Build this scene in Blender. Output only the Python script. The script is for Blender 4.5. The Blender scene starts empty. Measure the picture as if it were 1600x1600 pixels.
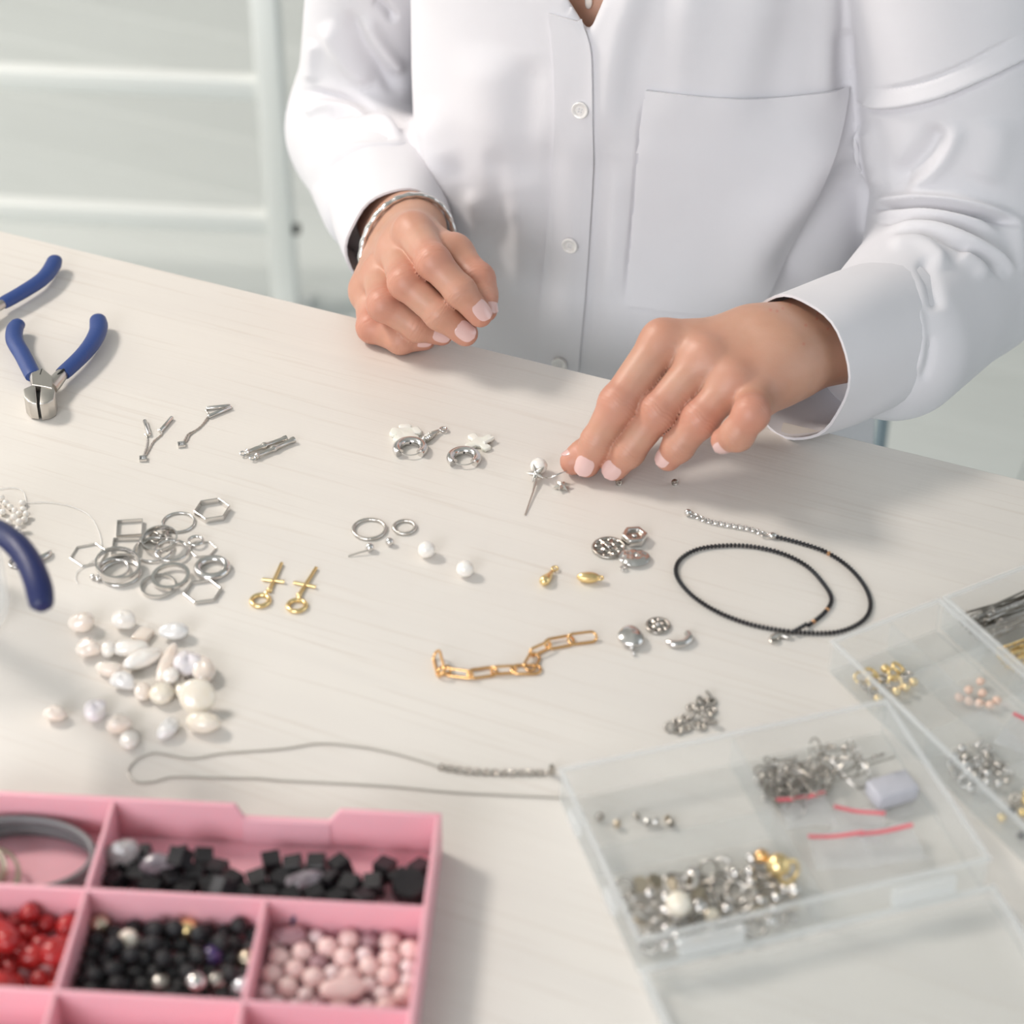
import bpy, bmesh, math, random
import numpy as np
from mathutils import Vector, Matrix
from mathutils.bvhtree import BVHTree
from mathutils.kdtree import KDTree
rnd = random.Random(7)
nrs = np.random.RandomState(7)
sc = bpy.context.scene
col = sc.collection

# ------------------------------------------------------------------ camera, exposure, world, lights
FPX, PITCH, DIST, TZ = 3450.0, math.radians(37), 1.232, 0.75
FW = np.array([0, math.cos(PITCH), -math.sin(PITCH)])
UP = np.array([0, math.sin(PITCH), math.cos(PITCH)])
RT = np.array([1.0, 0, 0])
CAM = np.array([0, 0, TZ]) - FW * DIST

cam = bpy.data.cameras.new('camera')
cam.lens = FPX / 1600 * 36
cam.sensor_width = 36
cam.clip_start = 0.05
cam.dof.use_dof = True
cam.dof.focus_distance = 1.30
cam.dof.aperture_fstop = 5.7
cam_o = bpy.data.objects.new('camera', cam)
cam_o.location = CAM
cam_o.rotation_euler = (math.pi / 2 - PITCH, 0, 0)
col.objects.link(cam_o)
sc.camera = cam_o

vs = sc.view_settings
vs.view_transform = 'Standard'
vs.look = 'None'
vs.gamma = 1.0
vs.use_curve_mapping = False
vs.exposure = -0.55

sc.cycles.transparent_max_bounces = 40
w = bpy.data.worlds.new('world')
sc.world = w
w.use_nodes = True
bg = w.node_tree.nodes['Background']
bg.inputs[0].default_value = (0.86, 0.93, 1.0, 1)
bg.inputs[1].default_value = 1.2

def area(name, loc, target, sx, sy, power, color):
    l = bpy.data.lights.new(name, 'AREA')
    l.shape = 'RECTANGLE'
    l.size, l.size_y = sx, sy
    l.energy = power
    l.color = color
    o = bpy.data.objects.new(name, l)
    o.location = loc
    d = Vector(target) - Vector(loc)
    o.rotation_euler = d.to_track_quat('-Z', 'Y').to_euler()
    col.objects.link(o)
    return o

CEIL = 2.7
area('ceiling_panel_light', (-1.8, 0.9, CEIL - 0.06), (-1.8, 0.9, 0), 0.6, 0.6, 93, (1.0, 0.92, 0.845))
area('window_daylight_right', (2.62, -0.4, 1.75), (0, 0.1, 0.9), 2.2, 1.5, 12, (0.80, 0.90, 1.0))
area('window_daylight_front', (-1.3, -2.62, 1.9), (0, 0.2, 0.9), 1.6, 1.3, 78, (0.96, 0.965, 1.0))

area('added_fill_left', (-2.68, 1.5, 1.45), (0, 1.3, 0.5), 1.8, 1.3, 15, (1.0, 0.96, 0.92))  # fill added to lighten the rack and floor; no window known there

# ------------------------------------------------------------------ pixel helpers (photo frame 1600 x 1600)
def ray(px, py):
    return FW + (px - 800) / FPX * RT + (800 - py) / FPX * UP

def T(px, py, z=0.0):
    """world point on the horizontal plane z millimetres above the table top"""
    d = ray(px, py)
    t = (TZ + z / 1000 - CAM[2]) / d[2]
    return CAM + d * t

def at(px, py, depth):
    return CAM + ray(px, py) * depth

def depth(p):
    return float((np.asarray(p) - CAM) @ FW)

def S(px, py, z=0.0):
    """pixels per millimetre there"""
    return FPX / depth(T(px, py, z)) / 1000

def projv(P):
    v = np.asarray(P) - CAM
    wd = v @ FW
    return 800 + FPX * (v @ RT) / wd, 800 - FPX * (v @ UP) / wd, wd

def chain(p0, px, py, L, far):
    """point on the pixel's ray at bone length L (mm) from p0"""
    d = ray(px, py)
    d = d / np.linalg.norm(d)
    v = np.asarray(p0) - CAM
    t0 = v @ d
    perp = np.linalg.norm(v - t0 * d)
    s = max(0.0, (L / 1000) ** 2 - perp ** 2)
    return CAM + d * (t0 + (1 if far else -1) * math.sqrt(s))

def crom(pts, n, closed=False):
    """Catmull-Rom resample, evenly spaced"""
    P = np.array(pts, float)
    N = len(P)
    out = []
    segs = N if closed else N - 1
    for i in range(segs):
        if closed:
            p0, p1, p2, p3 = P[(i - 1) % N], P[i], P[(i + 1) % N], P[(i + 2) % N]
        else:
            p0, p1, p2, p3 = P[max(i - 1, 0)], P[i], P[i + 1], P[min(i + 2, N - 1)]
        for t in np.linspace(0, 1, 16, endpoint=False):
            out.append(0.5 * (2 * p1 + (p2 - p0) * t + (2 * p0 - 5 * p1 + 4 * p2 - p3) * t * t + (3 * p1 - p0 - 3 * p2 + p3) * t ** 3))
    out.append(P[0] if closed else P[-1])
    out = np.array(out)
    L = np.concatenate([[0], np.cumsum(np.linalg.norm(np.diff(out, axis=0), axis=1))])
    u = np.linspace(0, L[-1], n + 1)[:-1] if closed else np.linspace(0, L[-1], n)
    return np.stack([np.interp(u, L, out[:, k]) for k in range(out.shape[1])], 1)

# ------------------------------------------------------------------ materials
def mat(name, base, rough=0.5, metal=0.0, var=None, bump=None, alpha=None, trans=0.0, sss=None, coat=0.0, spec=None, sheen=0.0, ior=None, vcol=None, stretch=None, aniso=None):
    m = bpy.data.materials.new(name)
    m.use_nodes = True
    nt = m.node_tree
    b = nt.nodes['Principled BSDF']
    b.inputs['Base Color'].default_value = (*base, 1)
    b.inputs['Roughness'].default_value = rough
    b.inputs['Metallic'].default_value = metal
    if ior: b.inputs['IOR'].default_value = ior
    if alpha is not None: b.inputs['Alpha'].default_value = alpha
    if trans: b.inputs['Transmission Weight'].default_value = trans
    if coat:
        b.inputs['Coat Weight'].default_value = coat
        b.inputs['Coat Roughness'].default_value = 0.08
    if spec is not None: b.inputs['Specular IOR Level'].default_value = spec
    if sheen: b.inputs['Sheen Weight'].default_value = sheen
    if sss:
        b.inputs['Subsurface Weight'].default_value = sss[0]
        b.inputs['Subsurface Radius'].default_value = sss[1]
        b.inputs['Subsurface Scale'].default_value = sss[2]
    tc = None
    def coords():
        nonlocal tc
        if tc is None:
            t = nt.nodes.new('ShaderNodeTexCoord')
            mp = nt.nodes.new('ShaderNodeMapping')
            if stretch: mp.inputs['Scale'].default_value = stretch
            nt.links.new(t.outputs['Object'], mp.inputs['Vector'])
            tc = mp.outputs['Vector']
        return tc
    colsock = None
    if var:
        n = nt.nodes.new('ShaderNodeTexNoise')
        n.inputs['Scale'].default_value = var[0]
        n.inputs['Detail'].default_value = 5
        nt.links.new(coords(), n.inputs['Vector'])
        r = nt.nodes.new('ShaderNodeValToRGB')
        r.color_ramp.elements[0].position = 0.35
        r.color_ramp.elements[1].position = 0.68
        r.color_ramp.elements[0].color = (*base, 1)
        r.color_ramp.elements[1].color = (*var[1], 1)
        nt.links.new(n.outputs['Fac'], r.inputs['Fac'])
        colsock = r.outputs['Color']
    if vcol:
        a = nt.nodes.new('ShaderNodeAttribute')
        a.attribute_name = vcol[0]
        mx = nt.nodes.new('ShaderNodeMix')
        mx.data_type = 'RGBA'
        nt.links.new(a.outputs['Fac'], mx.inputs['Factor'])
        if colsock: nt.links.new(colsock, mx.inputs['A'])
        else: mx.inputs['A'].default_value = (*base, 1)
        mx.inputs['B'].default_value = (*vcol[1], 1)
        colsock = mx.outputs['Result']
    if colsock: nt.links.new(colsock, b.inputs['Base Color'])
    if bump:
        n = nt.nodes.new('ShaderNodeTexNoise')
        n.inputs['Scale'].default_value = bump[0]
        n.inputs['Detail'].default_value = 3
        nt.links.new(coords(), n.inputs['Vector'])
        bp = nt.nodes.new('ShaderNodeBump')
        bp.inputs['Strength'].default_value = bump[1]
        bp.inputs['Distance'].default_value = bump[2] if len(bump) > 2 else 0.001
        nt.links.new(n.outputs['Fac'], bp.inputs['Height'])
        nt.links.new(bp.outputs['Normal'], b.inputs['Normal'])
    return m

def wood_mat(name, light, mid, dark, s_along, s_across, rough):
    """pale limed wood: grain runs along the object's x axis"""
    m = bpy.data.materials.new(name)
    m.use_nodes = True
    nt = m.node_tree
    b = nt.nodes['Principled BSDF']
    t = nt.nodes.new('ShaderNodeTexCoord')
    def noise(sx, sy, detail, dist=0.0):
        mp = nt.nodes.new('ShaderNodeMapping')
        mp.inputs['Scale'].default_value = (sx, sy, sy)
        nt.links.new(t.outputs['Object'], mp.inputs['Vector'])
        n = nt.nodes.new('ShaderNodeTexNoise')
        n.inputs['Scale'].default_value = 1
        n.inputs['Detail'].default_value = detail
        n.inputs['Distortion'].default_value = dist
        nt.links.new(mp.outputs['Vector'], n.inputs['Vector'])
        return n.outputs['Fac']
    def ramp(f, p0, p1):
        r = nt.nodes.new('ShaderNodeMapRange')
        r.inputs['From Min'].default_value = p0
        r.inputs['From Max'].default_value = p1
        nt.links.new(f, r.inputs['Value'])
        return r.outputs['Result']
    def mix(f, a, c):
        x = nt.nodes.new('ShaderNodeMix')
        x.data_type = 'RGBA'
        nt.links.new(f, x.inputs['Factor'])
        for sock, v in (('A', a), ('B', c)):
            if isinstance(v, tuple): x.inputs[sock].default_value = (*v, 1)
            else: nt.links.new(v, x.inputs[sock])
        return x.outputs['Result']
    fine = noise(s_along, s_across, 4, 0.3)
    broad = noise(s_along * 0.25, s_across * 0.09, 3, 0.6)
    dashes = noise(s_along * 2.2, s_across * 1.8, 2)
    c = mix(ramp(broad, 0.4, 0.65), light, mid)
    c2 = mix(ramp(fine, 0.56, 0.76), c, dark)
    nt.links.new(c2, b.inputs['Base Color'])
    b.inputs['Roughness'].default_value = rough
    bp = nt.nodes.new('ShaderNodeBump')
    bp.inputs['Strength'].default_value = 0.12
    bp.inputs['Distance'].default_value = 0.0006
    nt.links.new(dashes, bp.inputs['Height'])
    nt.links.new(bp.outputs['Normal'], b.inputs['Normal'])
    return m

def plastic(name, clear, tint, rough):
    """frosted polypropylene: part of the light goes straight through, the rest is scattered through and back"""
    m = bpy.data.materials.new(name)
    m.use_nodes = True
    nt = m.node_tree
    nt.nodes.clear()
    out = nt.nodes.new('ShaderNodeOutputMaterial')
    tr = nt.nodes.new('ShaderNodeBsdfTransparent'); tr.inputs[0].default_value = (0.985, 0.99, 0.99, 1)
    tl = nt.nodes.new('ShaderNodeBsdfTranslucent'); tl.inputs[0].default_value = (*tint, 1)
    df = nt.nodes.new('ShaderNodeBsdfDiffuse'); df.inputs[0].default_value = (*tint, 1)
    gl = nt.nodes.new('ShaderNodeBsdfGlossy'); gl.inputs['Roughness'].default_value = rough
    def mix(f, a, b):
        x = nt.nodes.new('ShaderNodeMixShader')
        if isinstance(f, float): x.inputs[0].default_value = f
        else: nt.links.new(f, x.inputs[0])
        nt.links.new(a, x.inputs[1]); nt.links.new(b, x.inputs[2])
        return x.outputs[0]
    body = mix(clear, mix(0.45, tl.outputs[0], df.outputs[0]), tr.outputs[0])
    nt.links.new(mix(0.05, body, gl.outputs[0]), out.inputs[0])
    return m

M = {}
M['table'] = wood_mat('limed_wood', (0.815, 0.775, 0.72), (0.785, 0.745, 0.695), (0.735, 0.68, 0.62), 9, 300, 0.42)
M['floor'] = wood_mat('white_floor_wood', (0.70, 0.735, 0.715), (0.67, 0.705, 0.685), (0.61, 0.645, 0.62), 4, 70, 0.4)
M['wall'] = mat('white_wall_paint', (0.60, 0.61, 0.60), 0.8, bump=(300, 0.05))
M['rack'] = mat('white_powder_coat', (0.86, 0.885, 0.865), 0.4, bump=(900, 0.05))
M['board'] = mat('white_shelf_board', (0.72, 0.75, 0.73), 0.5, var=(6, (0.70, 0.725, 0.705)))
M['skin'] = mat('skin', (0.55, 0.30, 0.205), 0.46, var=(55, (0.585, 0.335, 0.24)), bump=(900, 0.10, 0.0006), sss=(0.25, (1.0, 0.35, 0.2), 0.004), vcol=('red', (0.57, 0.185, 0.13)))
M['nail'] = mat('nail_polish', (0.74, 0.49, 0.455), 0.16, coat=0.6)
M['shirt'] = mat('white_cotton', (0.73, 0.717, 0.742), 0.85, var=(25, (0.717, 0.704, 0.729)), bump=(1700, 0.10, 0.0005), sheen=0.15)
M['button'] = mat('pearl_button', (0.83, 0.80, 0.77), 0.2, coat=0.5)
M['denim'] = mat('light_denim', (0.42, 0.52, 0.66), 0.9, var=(400, (0.50, 0.60, 0.72)), bump=(1500, 0.2))
M['chrome'] = mat('chrome', (0.75, 0.77, 0.79), 0.12, 1.0)
M['chrome_leg'] = mat('dark_chrome', (0.30, 0.37, 0.42), 0.15, 1.0)
M['seat'] = mat('pale_blue_seat', (0.55, 0.66, 0.74), 0.6, bump=(500, 0.1))
M['grip'] = mat('blue_vinyl', (0.026, 0.060, 0.22), 0.42, bump=(700, 0.12, 0.0006))
M['grip_navy'] = mat('navy_vinyl', (0.014, 0.022, 0.10), 0.42, bump=(700, 0.1, 0.0006))
M['steel'] = mat('satin_steel', (0.60, 0.57, 0.53), 0.34, 1.0, bump=(1200, 0.15, 0.0004))
M['gap'] = mat('dark_steel', (0.03, 0.03, 0.03), 0.5, 0.6)
M['silver'] = mat('polished_silver', (0.71, 0.69, 0.67), 0.19, 1.0)
M['silver_satin'] = mat('satin_silver', (0.65, 0.62, 0.58), 0.30, 1.0, bump=(900, 0.12, 0.0006))
M['silver_old'] = mat('oxidised_silver', (0.34, 0.31, 0.275), 0.26, 1.0, var=(400, (0.62, 0.59, 0.55)), bump=(700, 0.25, 0.0008))
M['gold'] = mat('satin_gold', (0.95, 0.73, 0.37), 0.27, 1.0, bump=(800, 0.08, 0.0006))
M['rose_gold'] = mat('warm_gold', (0.86, 0.53, 0.24), 0.24, 1.0)
M['pearl'] = mat('pearl_nacre', (0.88, 0.80, 0.72), 0.2, var=(110, (0.89, 0.76, 0.66)), bump=(260, 0.25, 0.0016), coat=1.0, sss=(0.2, (1, 0.8, 0.6), 0.002))
M['pearl_cream'] = mat('cream_nacre', (0.87, 0.79, 0.65), 0.25, var=(120, (0.88, 0.82, 0.72)), bump=(260, 0.25, 0.0016), coat=1.0, sss=(0.2, (1, 0.8, 0.6), 0.002))
M['pearl_white'] = mat('white_nacre', (0.90, 0.87, 0.82), 0.2, var=(160, (0.90, 0.83, 0.76)), bump=(260, 0.25, 0.0016), coat=1.0, sss=(0.2, (1, 0.85, 0.7), 0.002))
M['pearl_grey'] = mat('silver_nacre', (0.80, 0.79, 0.775), 0.2, var=(150, (0.86, 0.83, 0.80)), bump=(260, 0.25, 0.0016), coat=1.0)
M['pearl_lilac'] = mat('lilac_nacre', (0.85, 0.80, 0.84), 0.18, var=(150, (0.88, 0.82, 0.79)), bump=(260, 0.25, 0.0016), coat=1.0)
M['shell'] = mat('white_shell', (0.86, 0.86, 0.78), 0.3, var=(140, (0.88, 0.86, 0.80)), coat=0.4, sss=(0.3, (1, 0.95, 0.8), 0.002))
M['nylon'] = mat('clear_nylon', (0.92, 0.91, 0.89), 0.2, alpha=0.55)
M['black_bead'] = mat('black_spinel', (0.012, 0.011, 0.014), 0.12, coat=0.5)
M['bronze_bead'] = mat('bronze_flash_bead', (0.75, 0.42, 0.22), 0.15, 0.8)
M['pink'] = mat('pink_plastic', (0.85, 0.44, 0.50), 0.42, sss=(0.25, (1, 0.4, 0.4), 0.004), bump=(200, 0.03))
M['clear'] = plastic('frosted_clear_plastic', 0.90, (0.93, 0.945, 0.95), 0.28)
M['clear_rim'] = plastic('frosted_plastic_edge', 0.60, (0.94, 0.955, 0.96), 0.25)
M['film'] = plastic('bag_film', 0.78, (0.95, 0.95, 0.97), 0.15)
M['red_stripe'] = mat('red_zip_stripe', (0.85, 0.16, 0.20), 0.4, alpha=0.8)
M['glass'] = mat('clear_glass', (0.90, 0.93, 0.94), 0.03, alpha=0.22, spec=0.8)
M['onyx'] = mat('black_stone', (0.016, 0.014, 0.016), 0.24, var=(60, (0.028, 0.026, 0.028)))
M['lava'] = mat('matte_black_bead', (0.014, 0.014, 0.016), 0.55, bump=(1500, 0.5, 0.0005))
M['agate'] = mat('grey_agate', (0.33, 0.31, 0.31), 0.2, var=(110, (0.55, 0.53, 0.52)), coat=0.5)
M['agate_dark'] = mat('smoky_agate', (0.17, 0.14, 0.16), 0.2, var=(140, (0.38, 0.34, 0.37)), coat=0.5)
M['red'] = mat('red_coral', (0.36, 0.012, 0.016), 0.25, var=(90, (0.52, 0.03, 0.025)), coat=0.4)
M['quartz'] = mat('rose_quartz', (0.84, 0.57, 0.55), 0.2, var=(100, (0.88, 0.66, 0.62)), coat=0.5, sss=(0.3, (1, 0.6, 0.55), 0.003))
M['quartz_pale'] = mat('pale_quartz', (0.88, 0.70, 0.70), 0.2, coat=0.5, sss=(0.3, (1, 0.7, 0.65), 0.003))
M['purple'] = mat('amethyst', (0.06, 0.03, 0.14), 0.1, coat=0.7)
M['navy_stone'] = mat('navy_stone', (0.02, 0.04, 0.12), 0.3)
M['mauve'] = mat('mauve_stone', (0.33, 0.17, 0.20), 0.25, var=(90, (0.45, 0.27, 0.29)))
M['cord'] = mat('grey_cord', (0.17, 0.17, 0.175), 0.4, bump=(800, 0.2))
M['wirebronze'] = mat('antique_wire', (0.55, 0.47, 0.36), 0.28, 1.0)
M['crystal'] = mat('crystal', (0.86, 0.88, 0.92), 0.04, trans=0.0, metal=0.6)

# ------------------------------------------------------------------ mesh builder (millimetres)
class MB:
    def __init__(self):
        self.v, self.f = [], []
    def add(self, V, Fc):
        o = len(self.v)
        self.v.extend([tuple(map(float, p)) for p in V])
        self.f.extend([tuple(i + o for i in f) for f in Fc])
        return self
    def grid(self, V, nu, nv, closed_u=False, closed_v=False):
        Fc = []
        for i in range(nu if closed_u else nu - 1):
            for j in range(nv if closed_v else nv - 1):
                a = i * nv + j; b = ((i + 1) % nu) * nv + j
                c = ((i + 1) % nu) * nv + (j + 1) % nv; d = i * nv + (j + 1) % nv
                Fc.append((a, b, c, d))
        return self.add(V, Fc)
    def tube(self, path, r, seg=8, closed=False, flat=1.0, caps=True, up=None):
        P = np.array(path, float)
        n = len(P)
        r = np.broadcast_to(np.array(r, float), (n,))
        t = np.roll(P, -1, 0) - np.roll(P, 1, 0) if closed else np.gradient(P, axis=0)
        t = t / (np.linalg.norm(t, axis=1, keepdims=True) + 1e-12)
        ref = np.array(up, float) if up is not None else np.array([0, 0, 1.0])
        if up is None and abs(t[0] @ ref) > 0.9: ref = np.array([1.0, 0, 0])
        nrm = ref - (ref @ t[0]) * t[0]
        nrm /= np.linalg.norm(nrm)
        V = []
        for i in range(n):
            src = ref if up is not None else nrm
            q = src - (src @ t[i]) * t[i]
            if np.linalg.norm(q) > 1e-6: nrm = q / np.linalg.norm(q)
            bi = np.cross(t[i], nrm)
            for k in range(seg):
                a = 2 * math.pi * k / seg
                V.append(P[i] + r[i] * (math.cos(a) * nrm * flat + math.sin(a) * bi))
        o = len(self.v)
        self.grid(V, n, seg, closed, True)
        if caps and not closed:
            self.f.append(tuple(o + k for k in range(seg)))
            self.f.append(tuple(o + (n - 1) * seg + k for k in reversed(range(seg))))
        return self
    def torus(self, c, R, r, n=32, seg=8, ax=None, flat=1.0):
        c = np.array(c, float)
        X, Y = (np.array([1, 0, 0]), np.array([0, 1, 0])) if ax is None else ax
        P = [c + R * (math.cos(a) * X + math.sin(a) * Y) for a in np.linspace(0, 2 * math.pi, n, endpoint=False)]
        return self.tube(P, r, seg, True, flat)
    def ell(self, c, r, nu=16, nv=10, noise=0.0, rot=None, power=1.0):
        c = np.array(c, float)
        r = np.broadcast_to(np.array(r, float), (3,))
        k1, k2, k3 = nrs.rand(3) * 6
        V = []
        for j in range(1, nv):
            th = math.pi * j / nv
            for i in range(nu):
                ph = 2 * math.pi * i / nu
                d = np.array([math.sin(th) * math.cos(ph), math.sin(th) * math.sin(ph), math.cos(th)])
                s = 1 + noise * (math.sin(2 * ph + k1 + 2 * d[2]) * 0.6 + math.sin(3 * ph + k2) * 0.4 + 0.5 * math.sin(4 * d[2] + k3 + ph))
                e = np.sign(d) * np.abs(d) ** power
                V.append(e * r * s)
        top, bot = len(V), len(V) + 1
        V += [np.array([0, 0, r[2]]), np.array([0, 0, -r[2]])]
        V = np.array(V)
        if rot is not None: V = V @ np.array(rot).T
        Fc = []
        for j in range(nv - 2):
            for i in range(nu):
                Fc.append((j * nu + i, (j + 1) * nu + i, (j + 1) * nu + (i + 1) % nu, j * nu + (i + 1) % nu))
        for i in range(nu):
            Fc.append((top, i, (i + 1) % nu))
            Fc.append((bot, (nv - 2) * nu + (i + 1) % nu, (nv - 2) * nu + i))
        return self.add(V + c, Fc)
    def prism(self, poly, z0, z1, rot=None, c=(0, 0, 0)):
        n = len(poly)
        V = [(x, y, z0) for x, y in poly] + [(x, y, z1) for x, y in poly]
        V = np.array(V, float)
        if rot is not None: V = V @ np.array(rot).T
        V = V + np.array(c, float)
        return self.add(V, [tuple(reversed(range(n))), tuple(range(n, 2 * n))] + [(i, (i + 1) % n, n + (i + 1) % n, n + i) for i in range(n)])
    def frame(self, outer, inner, z0, z1):
        n = len(outer)
        V = [(*p, z0) for p in outer] + [(*p, z1) for p in outer] + [(*p, z1) for p in inner] + [(*p, z0) for p in inner]
        Fc = []
        for k in range(4):
            for i in range(n):
                Fc.append((k * n + i, k * n + (i + 1) % n, ((k + 1) % 4) * n + (i + 1) % n, ((k + 1) % 4) * n + i))
        return self.add(V, Fc)
    def box(self, x0, x1, y0, y1, z0, z1):
        return self.prism([(x0, y0), (x1, y0), (x1, y1), (x0, y1)], z0, z1)
    def lathe(self, prof, seg=24, c=(0, 0, 0), rot=None):
        """profile of (r, z); closed ends where r = 0"""
        n = len(prof)
        V = np.array([(r * math.cos(2 * math.pi * k / seg), r * math.sin(2 * math.pi * k / seg), z) for r, z in prof for k in range(seg)])
        if rot is not None: V = V @ np.array(rot).T
        return self.grid(V + np.array(c, float), n, seg, False, True)
    def xf(self, rot=None, t=(0, 0, 0)):
        V = np.array(self.v)
        if rot is not None: V = V @ np.array(rot).T
        self.v = [tuple(p) for p in V + np.array(t, float)]
        return self
    def build(self, name, m, parent=None, smooth=True, bevel=0.0, sub=0, loc=None, rz=None, unit=0.001, bseg=2):
        me = bpy.data.meshes.new(name)
        me.from_pydata((np.array(self.v) * unit).tolist(), [], self.f)
        bm = bmesh.new()
        bm.from_mesh(me)
        bmesh.ops.remove_doubles(bm, verts=bm.verts, dist=1e-7)
        bmesh.ops.recalc_face_normals(bm, faces=bm.faces)
        if bevel:
            es = [e for e in bm.edges if len(e.link_faces) == 2 and e.calc_face_angle(0) > 0.5]
            bmesh.ops.bevel(bm, geom=es, offset=bevel * unit, segments=bseg, profile=0.5, affect='EDGES')
        if sub:
            bmesh.ops.subdivide_edges(bm, edges=bm.edges, cuts=sub, use_grid_fill=True)
        bm.to_mesh(me)
        bm.free()
        me.materials.append(M[m] if isinstance(m, str) else m)
        if smooth:
            me.polygons.foreach_set('use_smooth', [True] * len(me.polygons))
            me.set_sharp_from_angle(angle=math.radians(48))
        o = bpy.data.objects.new(name, me)
        col.objects.link(o)
        if parent is not None: o.parent = parent
        if loc is not None: o.location = loc
        if rz is not None: o.rotation_euler = (0, 0, rz)
        return o

def rotm(ax, ang):
    return np.array(Matrix.Rotation(ang, 3, ax))
def euler(a, b, c):
    return rotm('Z', c) @ rotm('Y', b) @ rotm('X', a)

def tag(o, label, cat, group=None, kind=None):
    o['label'] = label
    if cat: o['category'] = cat
    if group: o['group'] = group
    if kind: o['kind'] = kind
    return o

def thing(name, label, cat, loc, rz=0.0, group=None):
    o = bpy.data.objects.new(name, None)
    o.empty_display_size = 0.01
    col.objects.link(o)
    o.location = loc
    o.rotation_euler = (0, 0, rz)
    return tag(o, label, cat, group)

def copy_tree(o, parent=None):
    c = o.copy()
    col.objects.link(c)
    if parent is not None: c.parent = parent
    for ch in list(o.children): copy_tree(ch, c)
    return c

def local(o, P):
    """world points (m) to a thing's local millimetres (thing rotated about z only)"""
    P = np.atleast_2d(np.asarray(P, float)) - np.array(o.location)
    a = -o.rotation_euler[2]
    c, s = math.cos(a), math.sin(a)
    return np.stack([P[:, 0] * c - P[:, 1] * s, P[:, 0] * s + P[:, 1] * c, P[:, 2]], 1) * 1000

def ngon(n, R, a0=0.0, sx=1.0, sy=1.0):
    return [(R * sx * math.cos(a0 + 2 * math.pi * k / n), R * sy * math.sin(a0 + 2 * math.pi * k / n)) for k in range(n)]
# ================================================================== SETTING
EA = T(0, 360); EB = T(1600, 750)
EDGE = (EB - EA) / np.linalg.norm(EB - EA)
YAW = math.atan2(EDGE[1], EDGE[0])
BACK = np.array([-EDGE[1], EDGE[0], 0])

def structure(o):
    o['kind'] = 'structure'
    return o

RX0, RX1, RY0, RY1 = -2.8, 2.8, -2.8, 3.9
floor = MB().box(RX0 * 1000, RX1 * 1000, RY0 * 1000, RY1 * 1000, -60, -14).build('floor', 'floor', smooth=False)
structure(floor)
PL, PW = 2500, 148
plank = MB().box(-PL / 2 + 0.7, PL / 2 - 0.7, -PW / 2 + 0.8, PW / 2 - 0.8, -14, 0).build('plank', 'floor', floor, smooth=False, bevel=1.5, bseg=1)
first = True
for r in range(-20, 26):
    for k in range(-2, 3):
        u = (k + 0.44 + 0.05 * (r % 3)) * PL / 1000
        v = r * PW / 1000 + 0.9
        x, y = u * EDGE[0] + v * BACK[0], u * EDGE[1] + v * BACK[1]
        if not (RX0 + 0.4 < x < RX1 - 0.4 and RY0 + 0.5 < y < RY1 - 0.5): continue
        if y < -1.3: continue
        o = plank if first else plank.copy()
        if not first: col.objects.link(o)
        first = False
        o.location = (x, y, rnd.uniform(-0.0015, 0.0))
        o.rotation_euler = (0, 0, YAW)
def wall(name, x0, x1, y0, y1, z0=0, z1=CEIL):
    return structure(MB().box(x0 * 1000, x1 * 1000, y0 * 1000, y1 * 1000, z0 * 1000, z1 * 1000).build(name, 'wall', smooth=False))
wall('wall_back', RX0, RX1, RY1, RY1 + 0.1)
# right wall and front wall carry the daylight windows
def wall_with_hole(name, along, fixed0, fixed1, a0, a1, h0, h1, z0, z1):
    m = MB()
    def bx(p0, p1, q0, q1):
        if along == 'y': m.box(fixed0 * 1000, fixed1 * 1000, p0 * 1000, p1 * 1000, q0 * 1000, q1 * 1000)
        else: m.box(p0 * 1000, p1 * 1000, fixed0 * 1000, fixed1 * 1000, q0 * 1000, q1 * 1000)
    bx(a0, h0, 0, CEIL); bx(h1, a1, 0, CEIL); bx(h0, h1, 0, z0); bx(h0, h1, z1, CEIL)
    return structure(m.build(name, 'wall', smooth=False))
wall_with_hole('wall_right', 'y', RX1, RX1 + 0.1, RY0, RY1, -1.6, 0.8, 0.95, 2.5)
wall_with_hole('wall_left', 'y', RX0 - 0.1, RX0, RY0, RY1, 0.6, 2.4, 0.8, 2.1)  # opening added for the left fill light
wall_with_hole('wall_front', 'x', RY0 - 0.1, RY0, RX0, RX1, -2.1, -0.5, 1.25, 2.55)
structure(MB().box(RX0 * 1000, RX1 * 1000, RY0 * 1000, RY1 * 1000, CEIL * 1000, CEIL * 1000 + 80).build('ceiling', 'wall', smooth=False))
for nm, along, fx, h0, h1, z0, z1 in (('added_window_left', 'y', RX0 - 0.07, 0.6, 2.4, 0.8, 2.1), ('window_1', 'y', RX1 + 0.03, -1.6, 0.8, 0.95, 2.5), ('window_2', 'x', RY0 - 0.07, -2.1, -0.5, 1.25, 2.55)):  # the left frame is made up around the added fill
    m = MB()
    def bar(p0, p1, q0, q1):
        if along == 'y': m.box(fx * 1000, fx * 1000 + 50, p0 * 1000, p1 * 1000, q0 * 1000, q1 * 1000)
        else: m.box(p0 * 1000, p1 * 1000, fx * 1000, fx * 1000 + 50, q0 * 1000, q1 * 1000)
    for a in (h0, (h0 + h1) / 2 - 0.03, h1 - 0.06): bar(a, a + 0.06, z0, z1)
    bar(h0, h1, z0, z0 + 0.06); bar(h0, h1, z1 - 0.06, z1)
    structure(m.build(nm, 'rack', smooth=False, bevel=4))

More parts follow.
